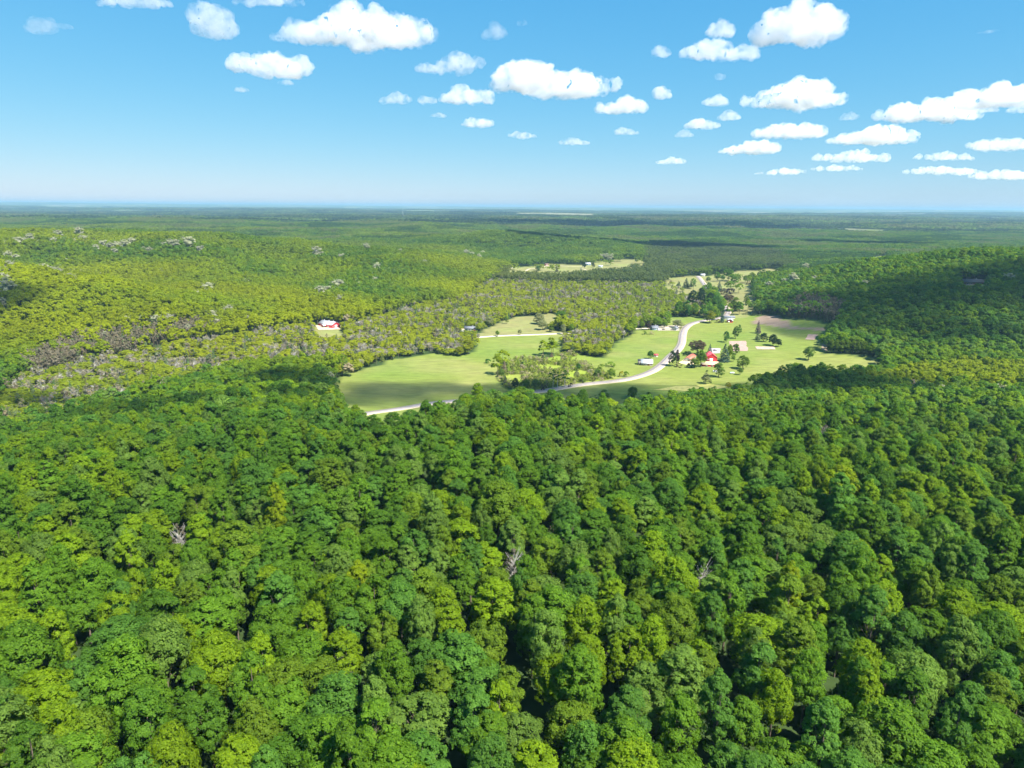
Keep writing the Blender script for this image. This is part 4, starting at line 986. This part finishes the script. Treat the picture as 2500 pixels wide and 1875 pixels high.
# clipped row of trees on the shaded pasture's edge
for k in range(11):
    x = 905 + k * 37
    place('b', c2, 2.765, x, 722 + (k * 1.6), 92 if k < 7 else 78, 62, 'oli' if k < 7 else 'mid',
          ("yellow-olive tree" if k < 7 else "green tree") + f" in the straight row beside the shaded pasture, {['first','second','third','fourth','fifth','sixth','seventh','eighth','ninth','tenth','last'][k]} from the left",
          group="row of trees on the pasture edge")

ORD = ['first', 'second', 'third', 'fourth', 'fifth', 'sixth', 'seventh', 'eighth', 'ninth', 'tenth', 'eleventh', 'twelfth', 'thirteenth', 'fourteenth', 'fifteenth', 'sixteenth', 'seventeenth', 'eighteenth', 'nineteenth', 'twentieth', 'twenty-first', 'twenty-second', 'twenty-third']
PALE = {  # pale, barely leafed trees standing out of the woods: (x, y of crown centre, width)
 'in the long line across the far left woods': (c3, 2.765, 'wht', [(40,305,35),(120,300,55),(165,298,45),(205,290,60),(250,300,40),(365,305,50),(395,270,60),(420,290,45),(535,252,60),(565,290,55),(505,300,40),(640,290,35),(650,350,50),(700,330,60),(745,345,55),(775,375,50),(800,330,55),(845,335,60),(890,320,60),(1110,328,50),(1150,325,55),(1190,330,60),(1270,325,75)]),
 'below the long line on the far left woods': (c3, 2.765, 'wht', [(1352,360,55),(450,420,35),(948,472,35),(1005,510,36),(1095,488,22),(1010,370,50),(60,410,60),(110,420,55),(970,350,40)]),
 'in the band at the left edge of the hillside': (c3, 2.765, 'wht', [(60,475,75),(30,500,70),(130,505,40),(20,560,80),(50,640,110),(110,645,60),(15,700,55)]),
 'in the bright slope above the shadow': (c3, 2.765, 'wht', [(300,490,60),(345,500,60),(390,510,55),(410,470,30),(440,525,65),(505,505,45),(475,555,70),(525,560,45),(555,510,45),(680,522,30)]),
 'in the clump on the sunny slope': (c3, 2.765, 'wht', [(1225,640,55),(1285,625,40),(1325,665,70),(1360,640,45),(1410,630,75),(1435,640,50),(1505,672,38),(1655,575,50),(1290,665,45)]),
 'above the dark pine strip': (c3, 2.765, 'wht', [(850,820,40),(960,825,65),(1055,830,75),(1140,815,75),(945,880,60),(1270,880,34),(1430,795,70),(1545,775,75),(1460,830,60),(1670,815,40),(570,905,45),(710,930,45),(1815,828,50)]),
 'on the hillside above the red barn': (c4, 3.16, 'wht', [(570,360,80),(630,345,75),(680,320,75),(720,305,80),(650,290,45),(720,425,75),(770,220,45),(845,250,45),(870,295,50),(990,260,60),(1015,175,65),(975,212,38),(1108,182,46),(1145,75,40),(1380,130,48),(505,265,40)]),
 'near the crest of the green hill': (c4, 3.16, 'wht', [(740,85,55),(550,75,90),(930,25,60),(1195,30,36),(1700,65,50),(1745,75,50),(1800,90,45),(1830,60,40),(1300,90,34),(1620,55,34)]),
 'on the spur right of the far meadow': (c2, 2.765, 'wht', [(430,290,50),(490,280,60),(530,265,50),(600,250,60),(650,245,75),(740,150,50),(800,175,45),(876,165,40),(800,225,50),(1145,250,55),(2110,230,75),(2065,200,45)]),
 'in the cleared strip of the near right forest': (c2, 2.765, 'bei', [(1290,905,45),(1330,910,50),(1375,918,55),(1420,925,55),(1465,930,50),(1515,938,40)]),
 'in the gap at the right edge of the forest': (c2, 2.765, 'wht', [(1640,945,60),(2030,960,50),(2075,965,55),(2120,975,55),(2165,985,50),(2200,992,50)]),
 'along the foot of the far wooded ridge': (c1, 3.16, 'wht', [(1165,75,35),(1185,85,40),(1205,80,40),(1225,90,40),(1245,80,36)]),
}
pk = 0
for where, (crop, sc, tn, L) in PALE.items():
    for k, (x, y, w_) in enumerate(sorted(L)):
        q = crop(x, y); pt = at(q[0], q[1], 13.5); _, _, dep = project(pt.x, pt.y, pt.z)
        mr_ = min(max(w_ / sc * dep / F / 2, 5.0), 12.0) * 1.1; i = pk % 3; pk += 1
        rg_ = random.Random(pk)
        o = link("pale_tree", PAL[i], tuple(pt), rz=rg_.uniform(0, 6.28), scale=(mr_ / (5, 5.6, 4.4)[i], mr_ / (5, 5.6, 4.4)[i], max(0.9, mr_ / 7.0)))
        f = rg_.uniform(.85, 1.15); o["tint"] = tuple(c * f for c in G[tn])
        tag(o, f"pale tree {where}, {ORD[k]} from left", "tree", "pale barely leafed trees")
        CLEAR.append((pt.x, pt.y, mr_ * 0.8))

SNAG = [((385, 1150), 28, 'snag', "leafless grey tree in the near forest at left, amid yellow-green crowns"),
 ((1110, 1205), 34, 'snag', "leafless grey tree in the middle of the near forest"), ((1520, 1225), 40, 'gry', "thin pale half-leafed tree in the near forest right of centre"),
 ((1782, 928), 22, 'snag', "greyish leafless tree in the forest below the farm")]
for (sx_, sy_), w_, tn, lab in SNAG:
    pt = at(sx_ * 1.1302, sy_ * 1.1302, 16.0); dep = project(pt.x, pt.y, pt.z)[2]; r_ = max(2.6, w_ * 1.13 * dep / F / 2)
    o = link("leafless_tree", BAR[pk % 3], tuple(pt), rz=pk, scale=(r_ / 3, r_ / 3, 19 / (16, 18, 14)[pk % 3])); o["tint"] = G[tn]; tag(o, lab, "tree"); pk += 1
    CLEAR.append((pt.x, pt.y, r_ * 1.0 + 1.5))
# ---------------------------------------------------------------- the woods
rg = np.random.default_rng(21)
def make(y0, y1, sp, jit=0.42, pad=110.0):
    A = grid(y0, y1, sp, rg, pad=pad, jit=jit); x, y = A[:, 0], A[:, 1]
    k = ~in_open(x, y); x, y = x[k], y[k]
    return x, y, height(x, y)
xa, ya, za = make(30, 470, 10.0)
xb, yb, zb = make(470, 1500, 10.3)
k = ~in_any(MIXED + PINES, xb, yb); xb, yb, zb = xb[k], yb[k], zb[k]
xm, ym, zm = make(470, 1500, 7.0); k = in_any(MIXED + PINES, xm, ym)
xb, yb, zb = np.concatenate([xb, xm[k]]), np.concatenate([yb, ym[k]]), np.concatenate([zb, zm[k]])
xc, yc, zc = make(1510, 4300, 21.0)
xd, yd, zd = make(4320, 17000, 88.0, 0.3, 300)
# far country is broken by fields
fd = (fbm(xd / 900.0 + 4, yd / 420.0 + 8, 4) - 0.55) * 14 < 0.35; xd, yd, zd = xd[fd], yd[fd], zd[fd]
x = np.concatenate([xa, xb]); y = np.concatenate([ya, yb]); z = np.concatenate([za, zb])
mixed = in_any(MIXED, x, y); pines = in_any(PINES, x, y) & True
u = rg.random(len(x))
isP = pines & (u < 0.88)
isS = mixed & ~isP & (u < 0.15); isPi = mixed & ~isP & ~isS & (u < 0.21)
pat = fbm(x / 55.0 + 21, y / 34.0 + 8, 3) > 0.56
isB = mixed & ~isP & (u >= 0.21) & (u < np.where(pat, 0.75, 0.30)); isU = mixed & ~isP & ~isB & (u >= 0.30) & (u < 0.38)
dec = ~(isP | isS | isPi | isB | isU)
# broadleaf
ti, tc_ = pick_tint(x, y, rg)
hills = np.clip((y - 620) / 150, 0, 1) * np.clip((260 - x) / 150, 0, 1) * np.clip(0.25 + 3.2 * (fbm(x / 230.0 + 11, y / 160.0 + 3, 3) - 0.36) + 0.5 * np.clip((1150 - y) / 200, 0, 1), 0.15, 1.3)            # sunlit brightness of the left far slopes put into a yellower leaf tint
tc_ = tc_ * (1 - 0.7 * hills[:, None]) + np.array([0.290, 0.330, 0.004]) * 0.7 * hills[:, None] * (0.75 + 0.5 * fbm(x / 70.0, y / 70.0, 3))[:, None]
low = mixed
yl_ = inside(poly(c2, [(1180, 890, 14), (1500, 800, 14), (1800, 775, 14), (2300, 800, 14), (2300, 960, 14), (1700, 930, 14), (1300, 920, 14)]), x, y)
tc_[yl_] = tc_[yl_] * 0.4 + np.array([0.30, 0.33, 0.006]) * 0.6
tc_[low] = tc_[low] * 0.4 + np.array([0.32, 0.35, 0.020]) * 0.6
sc_h = rg.uniform(0.90, 1.07, len(x)); sc_w = rg.uniform(0.84, 1.18, len(x))
far_ = (y > 470) & ~mixed
sc_w = np.where(far_, sc_w * 1.14, sc_w); sc_h = np.where(far_, sc_h * 1.04, sc_h)
nearf = y < 470
sc_w = np.where(nearf, sc_w * 1.04, sc_w); sc_h = np.where(nearf, sc_h * 1.06, sc_h)
sc_h = np.where(nearf, sc_h * np.where(rg.random(len(x)) < 0.07, 1.2, rg.uniform(0.80, 1.10, len(x))), sc_h)
sc_w = np.where(nearf, sc_w * rg.uniform(0.80, 1.24, len(x)), sc_w)
sc_w = np.where(mixed, sc_w * 0.95, sc_w); sc_h = np.where(mixed, sc_h * rg.uniform(0.36, 0.64, len(x)), sc_h)
pid = rg.integers(0, 7, len(x))
for lx, ly, hw, ln in LOWG:
    f = x - lx * y / ly; k = (np.abs(f) < hw) & (y < ly) & (y > ly - ln) & (y > 640)
    q = np.clip(0.22 + 0.5 * (ly - y[k]) / ln, 0.22, 0.8); sc_h[k] *= q; sc_w[k] *= np.clip(q * 1.4, .4, 1)
    isS[k] = False; isPi[k] = False; isB[k] = False
dec = ~(isP | isS | isPi | isB | isU)
# the biggest trees in view become things of their own
px_, py_, dp_ = project(x, y, z + 17)
vis = dec & (px_ > 10) & (px_ < 2490) & (py_ < 1865) & (dp_ > 40) & (y < 400)
idx = np.where(vis)[0]; idx = idx[np.argsort(dp_[idx])][:285]
solo = np.zeros(len(x), bool); solo[idx] = True
rows = {}
NUMW = ['zero', 'three', 'six', 'nine', 'twelve', 'fifteen', 'eighteen', 'twenty-one', 'twenty-four', 'twenty-seven', 'thirty', 'thirty-three', 'thirty-six', 'thirty-nine', 'forty-two', 'forty-five', 'forty-eight']
for i in idx:
    cname = PN[ti[i]]; band = int((1875 - py_[i]) / 1875 * 100 // 3) * 3
    rows.setdefault((cname, band), []).append(i)
for (cname, band), L in rows.items():
    L.sort(key=lambda i: px_[i])
    for k, i in enumerate(L):
        where = "at the bottom edge" if band == 0 else f"about {NUMW[band // 3]} percent up the photo"
        rk = f", {ORD[k]} from left of that colour" if len(L) > 1 else ", only one that colour there"
        t = thing("broadleaf_tree", f"{cname} tree, top {where}{rk}", "tree", (x[i], y[i], z[i]), rg.uniform(0, 6.28), "broadleaf trees of the near forest")
        t.scale = (sc_w[i], sc_w[i], sc_h[i])
        cr = link("crown", near_crown[pid[i]], parent=t); cr["tint"] = tuple(float(v) for v in tc_[i])
        link("trunk", near_trunk[pid[i]], parent=t)
m = dec & ~solo
farm = y > 430
pidf = np.where(farm, pid + 7, pid)
X = [x[m]]; Y = [y[m]]; Z = [z[m]]; SC = [np.stack([sc_w, sc_w, sc_h], 1)[m]]; PI = [pidf[m]]; TI = [tc_[m]]
tcc = pick_tint(xc, yc, rg)[1]; tcc = tcc * 0.6 + np.array([0.085, 0.145, 0.018]) * 0.4
hc = (np.clip(1 - (xc + 100) / 900, 0, 1) * np.clip(0.2 + 3.0 * (fbm(xc / 300.0 + 11, yc / 200.0 + 3, 3) - 0.38), 0.1, 1) * np.clip(1.3 - yc / 4500, 0.2, 1))[:, None] * 0.75
tcc = tcc * (1 - hc) + np.array([0.27, 0.31, 0.006]) * hc
mixc = in_any(MIXED + PINES, xc, yc)
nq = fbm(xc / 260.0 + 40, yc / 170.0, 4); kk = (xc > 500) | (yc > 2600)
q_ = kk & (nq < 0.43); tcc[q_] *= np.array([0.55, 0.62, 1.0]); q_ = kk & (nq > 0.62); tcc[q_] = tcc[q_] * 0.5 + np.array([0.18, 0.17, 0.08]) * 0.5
tcc[mixc] = tcc[mixc] * 0.4 + np.array([0.09, 0.10, 0.055]) * 0.6
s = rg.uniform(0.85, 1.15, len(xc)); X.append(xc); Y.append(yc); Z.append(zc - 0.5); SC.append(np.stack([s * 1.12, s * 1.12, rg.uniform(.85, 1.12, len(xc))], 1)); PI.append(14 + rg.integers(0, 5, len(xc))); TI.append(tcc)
nd = fbm(xd / 700.0, yd / 400.0 + 33, 4)
tcd = np.array([0.095, 0.145, 0.022]) * (0.72 + 0.75 * np.clip((nd - .35) * 2, 0, 1))[:, None] * rg.uniform(.8, 1.2, (len(xd), 1))
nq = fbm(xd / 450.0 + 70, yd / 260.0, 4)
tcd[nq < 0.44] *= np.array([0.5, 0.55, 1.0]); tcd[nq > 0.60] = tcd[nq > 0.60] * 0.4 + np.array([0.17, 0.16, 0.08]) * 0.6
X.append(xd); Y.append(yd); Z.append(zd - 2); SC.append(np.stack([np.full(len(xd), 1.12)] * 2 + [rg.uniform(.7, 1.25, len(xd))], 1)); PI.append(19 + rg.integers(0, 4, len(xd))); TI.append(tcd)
cat = np.concatenate
XYZ = np.stack([cat(X), cat(Y), cat(Z)], 1)
scatter("forest", L0 + L1 + L2 + L3, XYZ, rg.uniform(0, 6.28, len(XYZ)).astype(np.float32), cat(SC), cat(PI).astype(np.int32), cat(TI),
        "dense broadleaf forest covering the hills to the horizon")
def sub(name, mask, protos, tints, sh, sw, label, extra=None):
    n = mask.sum(); t = np.array(tints)[rg.integers(0, len(tints), n)] * rg.uniform(.8, 1.25, (n, 1))
    sw_ = rg.uniform(*sw, n)
    xyz = np.stack([x[mask], y[mask], z[mask]], 1); scl = np.stack([sw_, sw_, rg.uniform(*sh, n)], 1); pi = rg.integers(0, len(protos), n)
    if extra is not None: xyz = cat([xyz, extra[0]]); scl = cat([scl, extra[1]]); pi = cat([pi, extra[2]]); t = cat([t, extra[3]])
    scatter(name, protos, xyz, rg.uniform(0, 6.28, len(xyz)).astype(np.float32), scl, pi.astype(np.int32), t, label)
# the pine stands are planted close: extra trees between the grid ones
A = grid(620, 1450, 4.8, rg, jit=0.4); k = in_any(PINES, A[:, 0], A[:, 1]) & ~in_open(A[:, 0], A[:, 1]); A = A[k]; n = len(A)
ex = (np.column_stack([A, height(A[:, 0], A[:, 1])]), np.stack([rg.uniform(.6, .85, n)] * 2 + [rg.uniform(.65, .85, n)], 1), rg.integers(0, 3, n), np.array([0.150, 0.130, 0.080]) * rg.uniform(.6, 1.35, (n, 1)))
PINH = 1
sub("pine_stand", isP | isPi, PINp, [(0.11, 0.11, 0.05), (0.14, 0.115, 0.06), (0.08, 0.11, 0.035)], (.62, .85), (.8, 1.1), "close stands of brownish pines with bare stems", ex)
sub("spruce_woods", isS, SPRp, [(0.060, 0.110, 0.026), (0.115, 0.150, 0.030), (0.085, 0.120, 0.040)], (.45, .80), (.75, 1.1), "dark pointed conifers scattered through the valley woods")
sub("leafless_woods", isB, BARp, [(0.30, 0.25, 0.17), (0.36, 0.31, 0.20), (0.26, 0.25, 0.13)], (.45, .72), (.8, 1.2), "grey-brown leafless trees scattered through the valley woods")
A = grid(560, 980, 4.2, rg, jit=0.45); k = inside(OPEN['marsh'][0], A[:, 0], A[:, 1]); A = A[k]
dd = fbm(A[:, 0] / 22.0, A[:, 1] / 22.0, 3); k = (dd > 0.46) & (line_dist(ROADL, A[:, 0], A[:, 1]) > 8); A = A[k]; n = len(A)
ex = (np.column_stack([A, height(A[:, 0], A[:, 1])]), np.stack([rg.uniform(.6, 1.2, n)] * 2 + [rg.uniform(.6, 1.6, n)], 1), rg.integers(0, 3, n),
      np.array([(0.25, 0.30, 0.05), (0.30, 0.34, 0.06), (0.36, 0.31, 0.20), (0.17, 0.21, 0.05)])[rg.integers(0, 4, n)] * rg.uniform(.8, 1.2, (n, 1)))
sub("thicket", isU, SHRp, [(0.20, 0.25, 0.04), (0.27, 0.31, 0.06), (0.28, 0.24, 0.16)], (.8, 1.6), (.8, 1.3), "low shrubs massed in the marsh and the valley woods", ex)
print("TREES", len(XYZ), "solo", len(idx), "pale", pk)

# ---------------------------------------------------------------- clouds
ALT = 1320.0
def cloud_material(name, dens, size):
    m = bpy.data.materials.new(name); m.use_nodes = True; n = m.node_tree.nodes; n.clear(); l = m.node_tree.links
    o = n.new("ShaderNodeOutputMaterial"); v = n.new("ShaderNodeVolumePrincipled")
    v.inputs["Color"].default_value = (0.93, 0.93, 0.945, 1); v.inputs["Anisotropy"].default_value = 0.25
    g = n.new("ShaderNodeNewGeometry"); z = n.new("ShaderNodeTexNoise"); z.inputs["Scale"].default_value = 1.0 / size; z.inputs["Detail"].default_value = 4.0; z.inputs["Roughness"].default_value = 0.6
    r = n.new("ShaderNodeMapRange"); r.inputs["From Min"].default_value = 0.38; r.inputs["From Max"].default_value = 0.70; r.inputs["To Min"].default_value = 0.0; r.inputs["To Max"].default_value = dens
    l.new(g.outputs["Position"], z.inputs["Vector"]); l.new(z.outputs[0], r.inputs["Value"]); l.new(r.outputs[0], v.inputs["Density"])
    l.new(v.outputs[0], o.inputs["Volume"]); return m
CM = {k: cloud_material("cloud_vapour", d, z) for k, d, z in (('d', 0.016, 120), ('m', 0.010, 90), ('w', 0.005, 70), ('s', 0.024, 260), ('f', 0.16, 420), ('k', 0.075, 120))}
def tex(size, depth=3):
    t = bpy.data.textures.new("billow", 'CLOUDS'); t.noise_scale = size; t.noise_depth = depth; t.noise_basis = 'ORIGINAL_PERLIN'; return t
ICO = None
def ico():
    global ICO
    if ICO is None:
        import bmesh
        bm = bmesh.new(); bmesh.ops.create_icosphere(bm, subdivisions=2, radius=1.0)
        ICO = (np.array([v.co[:] for v in bm.verts]), np.array([[v.index for v in f.verts] for f in bm.faces])); bm.free()
    return ICO
def cloud_mesh(blobs, width, dist, seed, kind, label):
    """blobs: list of (x, y, z, rx, ry, rz) about the cloud's own middle"""
    V0, F0 = ico(); V, Fq, n = [], [], 0
    for b in blobs:
        v = V0 * np.array(b[3:6]) + np.array(b[0:3]); v[:, 2] = np.where(v[:, 2] < 0, v[:, 2] * 0.35, v[:, 2])
        V.append(v); Fq.append(F0 + n); n += len(v)
    return np.concatenate(V), np.concatenate(Fq)
def add_cloud(cx, cy_, cz, width, height_, depth, seed, kind, label, voxel, prof=None, tilt=0.0):
    rg = np.random.default_rng(seed); blobs = []
    nb = int(np.clip(width / max(height_, 1) * 7, 8, 34))
    pr = prof or [0.35, 0.8, 1.0, 0.85, 0.4]
    for k in range(nb):
        t = rg.uniform(0, 1); hh = np.interp(t, np.linspace(0, 1, len(pr)), pr) * height_
        r = hh * rg.uniform(0.30, 0.52) + 0.05 * height_
        zc = rg.uniform(0.05, 1.0) * max(hh - r, 0) * (0.9 if rg.random() < .6 else .4)
        x = (t - 0.5) * (width - 1.2 * r)
        y = rg.uniform(-0.5, 0.5) * depth * math.sqrt(max(1 - (2 * t - 1) ** 2, 0.1))
        blobs.append((x, y, zc + tilt * x, r * 1.25, r * 1.2, r))
    V, Fq = cloud_mesh(blobs, width, 0, seed, kind, label)
    o = link("cloud", mesh_from("cloud", V, Fq, (CM[kind],)), (cx, cy_, cz))
    rm = o.modifiers.new("fuse", 'REMESH'); rm.mode = 'VOXEL'; rm.voxel_size = voxel; rm.use_smooth_shade = True
    for s_, a_ in ((height_ * 0.6, 0.36), (height_ * 0.26, 0.26), (height_ * 0.10, 0.14)):
        if s_ < voxel * 1.2: continue
        d = o.modifiers.new("billow", 'DISPLACE'); d.texture = tex(s_); d.texture_coords = 'GLOBAL'; d.strength = height_ * a_ * 1.45; d.mid_level = 0.44
    tag(o, label, "cloud", "fair-weather clouds"); return o
def sky_cloud(px, pyb, wpx, hpx, kind, label, seed, prof=None, tilt=0.0):
    """pyb: the row of the flat base, all in pixels of the 2212 px wide view"""
    k = 2500 / 2212
    d = ray(px * k, pyb * k); t = (ALT - CAMZ) / max(d[2], 0.03)
    dep = t * (d[1] * math.cos(PITCH) - d[2] * math.sin(PITCH))
    m = dep / F * k
    cz = CAMZ + d[2] * t
    return add_cloud(d[0] * t, d[1] * t, cz, wpx * m, hpx * m, min(wpx * m * 0.7, hpx * m * 1.6), seed, kind, label, max(m * 2.4, 8), prof, tilt)
CL = [
 (90, 62, 75, 42, 'w', "small wispy tilted cloud at the far left of the sky", None, 0.35),
 (140, 60, 42, 16, 'w', "tiny wisp right of the tilted cloud at the far left", None, -0.2),
 (290, 10, 170, 30, 'd', "long cloud cut by the top edge, left part of the sky", None, 0),
 (455, 66, 95, 70, 'm', "ragged hanging cloud at the top, left of the big one", [.5, 1, 1, .7], 0),
 (580, 8, 170, 30, 'd', "flat cloud on the top edge between two larger clouds", None, 0),
 (790, 86, 260, 105, 'd', "largest cloud, domed, top of the sky left of centre", [.5, .8, 1, 1, .55], 0.0),
 (655, 82, 160, 50, 'm', "trailing left tail of the largest domed cloud", [.4, .9, 1, .7], 0.08),
 (932, 85, 40, 34, 'w', "thin wisp off the right end of the largest cloud", None, 0.5),
 (588, 155, 180, 62, 'd', "lone bright two-humped cloud below the largest one", [.7, .6, .8, 1, .7], -0.02),
 (617, 181, 36, 16, 'm', "little puff just under the two-humped cloud", None, 0),
 (522, 197, 40, 13, 'm', "little flat puff left below the two-humped cloud", None, 0),
 (1068, 78, 60, 36, 'w', "ragged wisp high in the middle of the sky", None, 0.2),
 (1126, 54, 26, 16, 'w', "tiny wisp right of the ragged high middle one", None, 0),
 (925, 153, 62, 26, 'm', "small left puff of the pair above the middle", None, -0.1),
 (985, 150, 125, 44, 'm', "wide right puff of the pair above the middle", [.5, .8, 1, .8], 0.12),
 (1122, 185, 120, 82, 'd', "tall left half of the big centre cloud", [.7, 1, .9, .8], 0),
 (1235, 198, 215, 62, 'd', "long right half of the big centre cloud", [.7, .8, 1, .9, .6], 0),
 (1010, 217, 112, 40, 'd', "oval cloud below the left of the centre cloud", [.7, 1, .8, .7], 0.1),
 (922, 221, 48, 24, 'm', "small rounded cloud left of the oval one", None, 0.05),
 (855, 220, 78, 26, 'm', "flat cloud at the left end of the low middle row", None, 0.08),
 (948, 252, 46, 13, 'm', "thin flat puff under the small rounded cloud", None, 0),
 (1032, 270, 76, 26, 'd', "lens-shaped cloud under the oval one", None, 0.03),
 (1130, 296, 68, 18, 'm', "thin cloud right below the lens-shaped one", None, -0.08),
 (1238, 310, 76, 18, 'm', "low thin cloud right of the other thin one", None, 0),
 (1338, 238, 110, 40, 'd', "bright cloud right below the big centre cloud", [.5, .7, 1, .9], 0.05),
 (1431, 209, 48, 32, 'd', "small pointed cloud right of the bright one", [.8, 1, .6, .4], 0),
 (1425, 119, 52, 28, 'm', "small cloud left of the winged cloud", None, 0),
 (1556, 121, 185, 42, 'd', "flat winged cloud under the round puff", [.4, .9, 1, .7, .6], -0.02),
 (1555, 74, 58, 44, 'd', "round puff floating over the winged cloud", None, 0),
 (1722, 78, 172, 86, 'd', "tall block-shaped cloud at the top right of centre", [.7, .9, 1, .8, .95], 0),
 (1546, 225, 62, 26, 'd', "small oval cloud left of the peaked cloud", None, 0),
 (1576, 256, 52, 26, 'm', "small ragged cloud below the small oval one", None, 0),
 (1555, 170, 24, 20, 'w', "faint tiny puff above the small oval cloud", None, 0),
 (1718, 222, 245, 72, 'd', "peaked cloud with long sloping arms, right of centre", [.25, .5, .8, 1, .5, .3], 0.03),
 (1786, 230, 42, 18, 'm', "little puff under the peaked cloud's right arm", None, 0),
 (1517, 274, 84, 28, 'd', "small heaped cloud left of the long banks", None, 0),
 (1478, 294, 46, 20, 'w', "faint puff under the small heaped cloud", None, 0),
 (1700, 292, 175, 36, 'd', "long bank above the slanted bright cloud", [.4, .9, 1, .8], 0),
 (1612, 328, 145, 32, 'd', "slanted bright cloud low right of centre", [.3, .8, 1, .7], 0.08),
 (1350, 288, 66, 18, 'm', "small flat cloud low in the middle of the sky", None, -0.05),
 (1448, 352, 72, 18, 'm', "lowest flat cloud right of centre", None, 0.05),
 (1880, 305, 205, 44, 'd', "long bright cloud under the big diagonal bank", [.4, .6, 1, .9, .6], 0.05),
 (2000, 252, 230, 52, 'd', "left half of the big diagonal bank", [.5, .9, 1, .9], 0.02),
 (2150, 222, 170, 56, 'd', "right half of the big diagonal bank, cut by the edge", [.8, 1, .9, 1], 0.06),
 (2125, 240, 70, 16, 'm', "small flat puff under the big diagonal bank", None, 0),
 (2200, 240, 50, 24, 'm', "puff at the right edge under the diagonal bank", None, 0),
 (1833, 256, 45, 22, 'w', "faint puff above the long bright cloud", None, 0),
 (1835, 345, 190, 28, 'm', "broad low bank below the long bright cloud", [.4, .9, 1, .7], 0),
 (2155, 320, 155, 32, 'm', "low bank at the right edge of the sky", [.6, 1, .9, .9], 0),
 (2035, 343, 140, 22, 'm', "low bank left of the right-edge bank", None, 0),
 (1685, 375, 125, 18, 'm', "faint thin streak lowest right of centre", None, 0.05),
 (1805, 367, 120, 18, 'm', "faint thin streak right of the lowest one", None, 0.03),
 (2040, 374, 190, 24, 'm', "faint long streak near the right horizon", None, 0),
 (2175, 384, 170, 26, 'm', "faint streak at the right edge near the horizon", None, 0),
 (2132, 71, 62, 10, 'w', "thin streak high at the right", None, 0.15),
]
for i, (a, b_, c_, d_, k_, lab, pr_, tl) in enumerate(CL): sky_cloud(a, b_, c_ * 0.93, d_ * 0.80, k_, lab, 900 + i, pr_, tl)
# clouds overhead and behind, outside the picture, whose shadows lie on the land
def shade_cloud(sx, sy, w_, dpt, alt, seed, label, h_=150.0):
    t = alt / SUNV[2]
    cx, cy_ = sx + SUNV[0] * t, sy + SUNV[1] * t
    rg = np.random.default_rng(seed); blobs = []
    h_ = min(h_ * (1.8 if sy > 4000 else 1), 0.4 * min(w_, dpt))
    for k in range(int(np.clip(w_ * dpt / (h_ * h_) * 1.3, 14, 120))):
        a, r = rg.uniform(0, 6.28), math.sqrt(rg.random()); rr = h_ * rg.uniform(.5, 1.0)
        blobs.append((r * math.cos(a) * max(w_ / 2 - rr * 1.4, 1), r * math.sin(a) * max(dpt / 2 - rr * 1.4, 1), rg.uniform(0, .3) * h_, rr * 1.5, rr * 1.5, rr))
    V, Fq = cloud_mesh(blobs, w_, 0, seed, 's', label)
    o = link("cloud", mesh_from("cloud", V, Fq, (CM['k' if min(w_, dpt) < 150 else 'f' if sy > 2000 else 's'],)), (cx, cy_, alt))
    vx = max(min(w_, dpt) / 28, 12)
    rm = o.modifiers.new("fuse", 'REMESH'); rm.mode = 'VOXEL'; rm.voxel_size = vx; rm.use_smooth_shade = True
    d = o.modifiers.new("billow", 'DISPLACE'); d.texture = tex(h_ * 0.7); d.texture_coords = 'GLOBAL'; d.strength = h_ * 0.5
    tag(o, label, "cloud", "fair-weather clouds")
SHADE = [
 (730, 960, 720, 600, 1320, "overhead cloud that shades the right-hand hill"),
 (-720, 880, 230, 110, 1320, "overhead cloud that shades the far left spur"),
 (-240, 500, 230, 60, 1320, "overhead cloud that shades the forest edge left of the hayfield"),
 (-480, 560, 240, 60, 1320, "overhead cloud that shades the marshy trees at the far left"),
 (60, 606, 640, 100, 1320, "narrow overhead cloud that shades the near side of the pasture"),
 (600, 5050, 3000, 900, 1750, "wide cloud that shades the middle of the far plain"),
 (450, 2620, 1100, 260, 1320, "cloud that shades the far wooded ridge"),
 (1500, 2900, 700, 260, 1320, "cloud that shades the ridge behind the valley head"),
]
for i, s_ in enumerate(SHADE): shade_cloud(*s_[:5], 1200 + i, s_[5])

# ---------------------------------------------------------------- haze
V, Fq = box(0, 22500, 125, 96000, 50000, 260)
hm = bpy.data.materials.new("haze"); hm.use_nodes = True; hn = hm.node_tree.nodes; hn.clear()
ho = hn.new("ShaderNodeOutputMaterial"); hv = hn.new("ShaderNodeVolumePrincipled")
hv.inputs["Color"].default_value = (0.33, 0.56, 0.76, 1); hv.inputs["Density"].default_value = 5.4e-5; hv.inputs["Anisotropy"].default_value = 0.1
hm.node_tree.links.new(hv.outputs[0], ho.inputs["Volume"])
tag(link("haze", mesh_from("haze", V, Fq, (hm,))), "thin bluish haze lying over the whole land", kind="stuff")
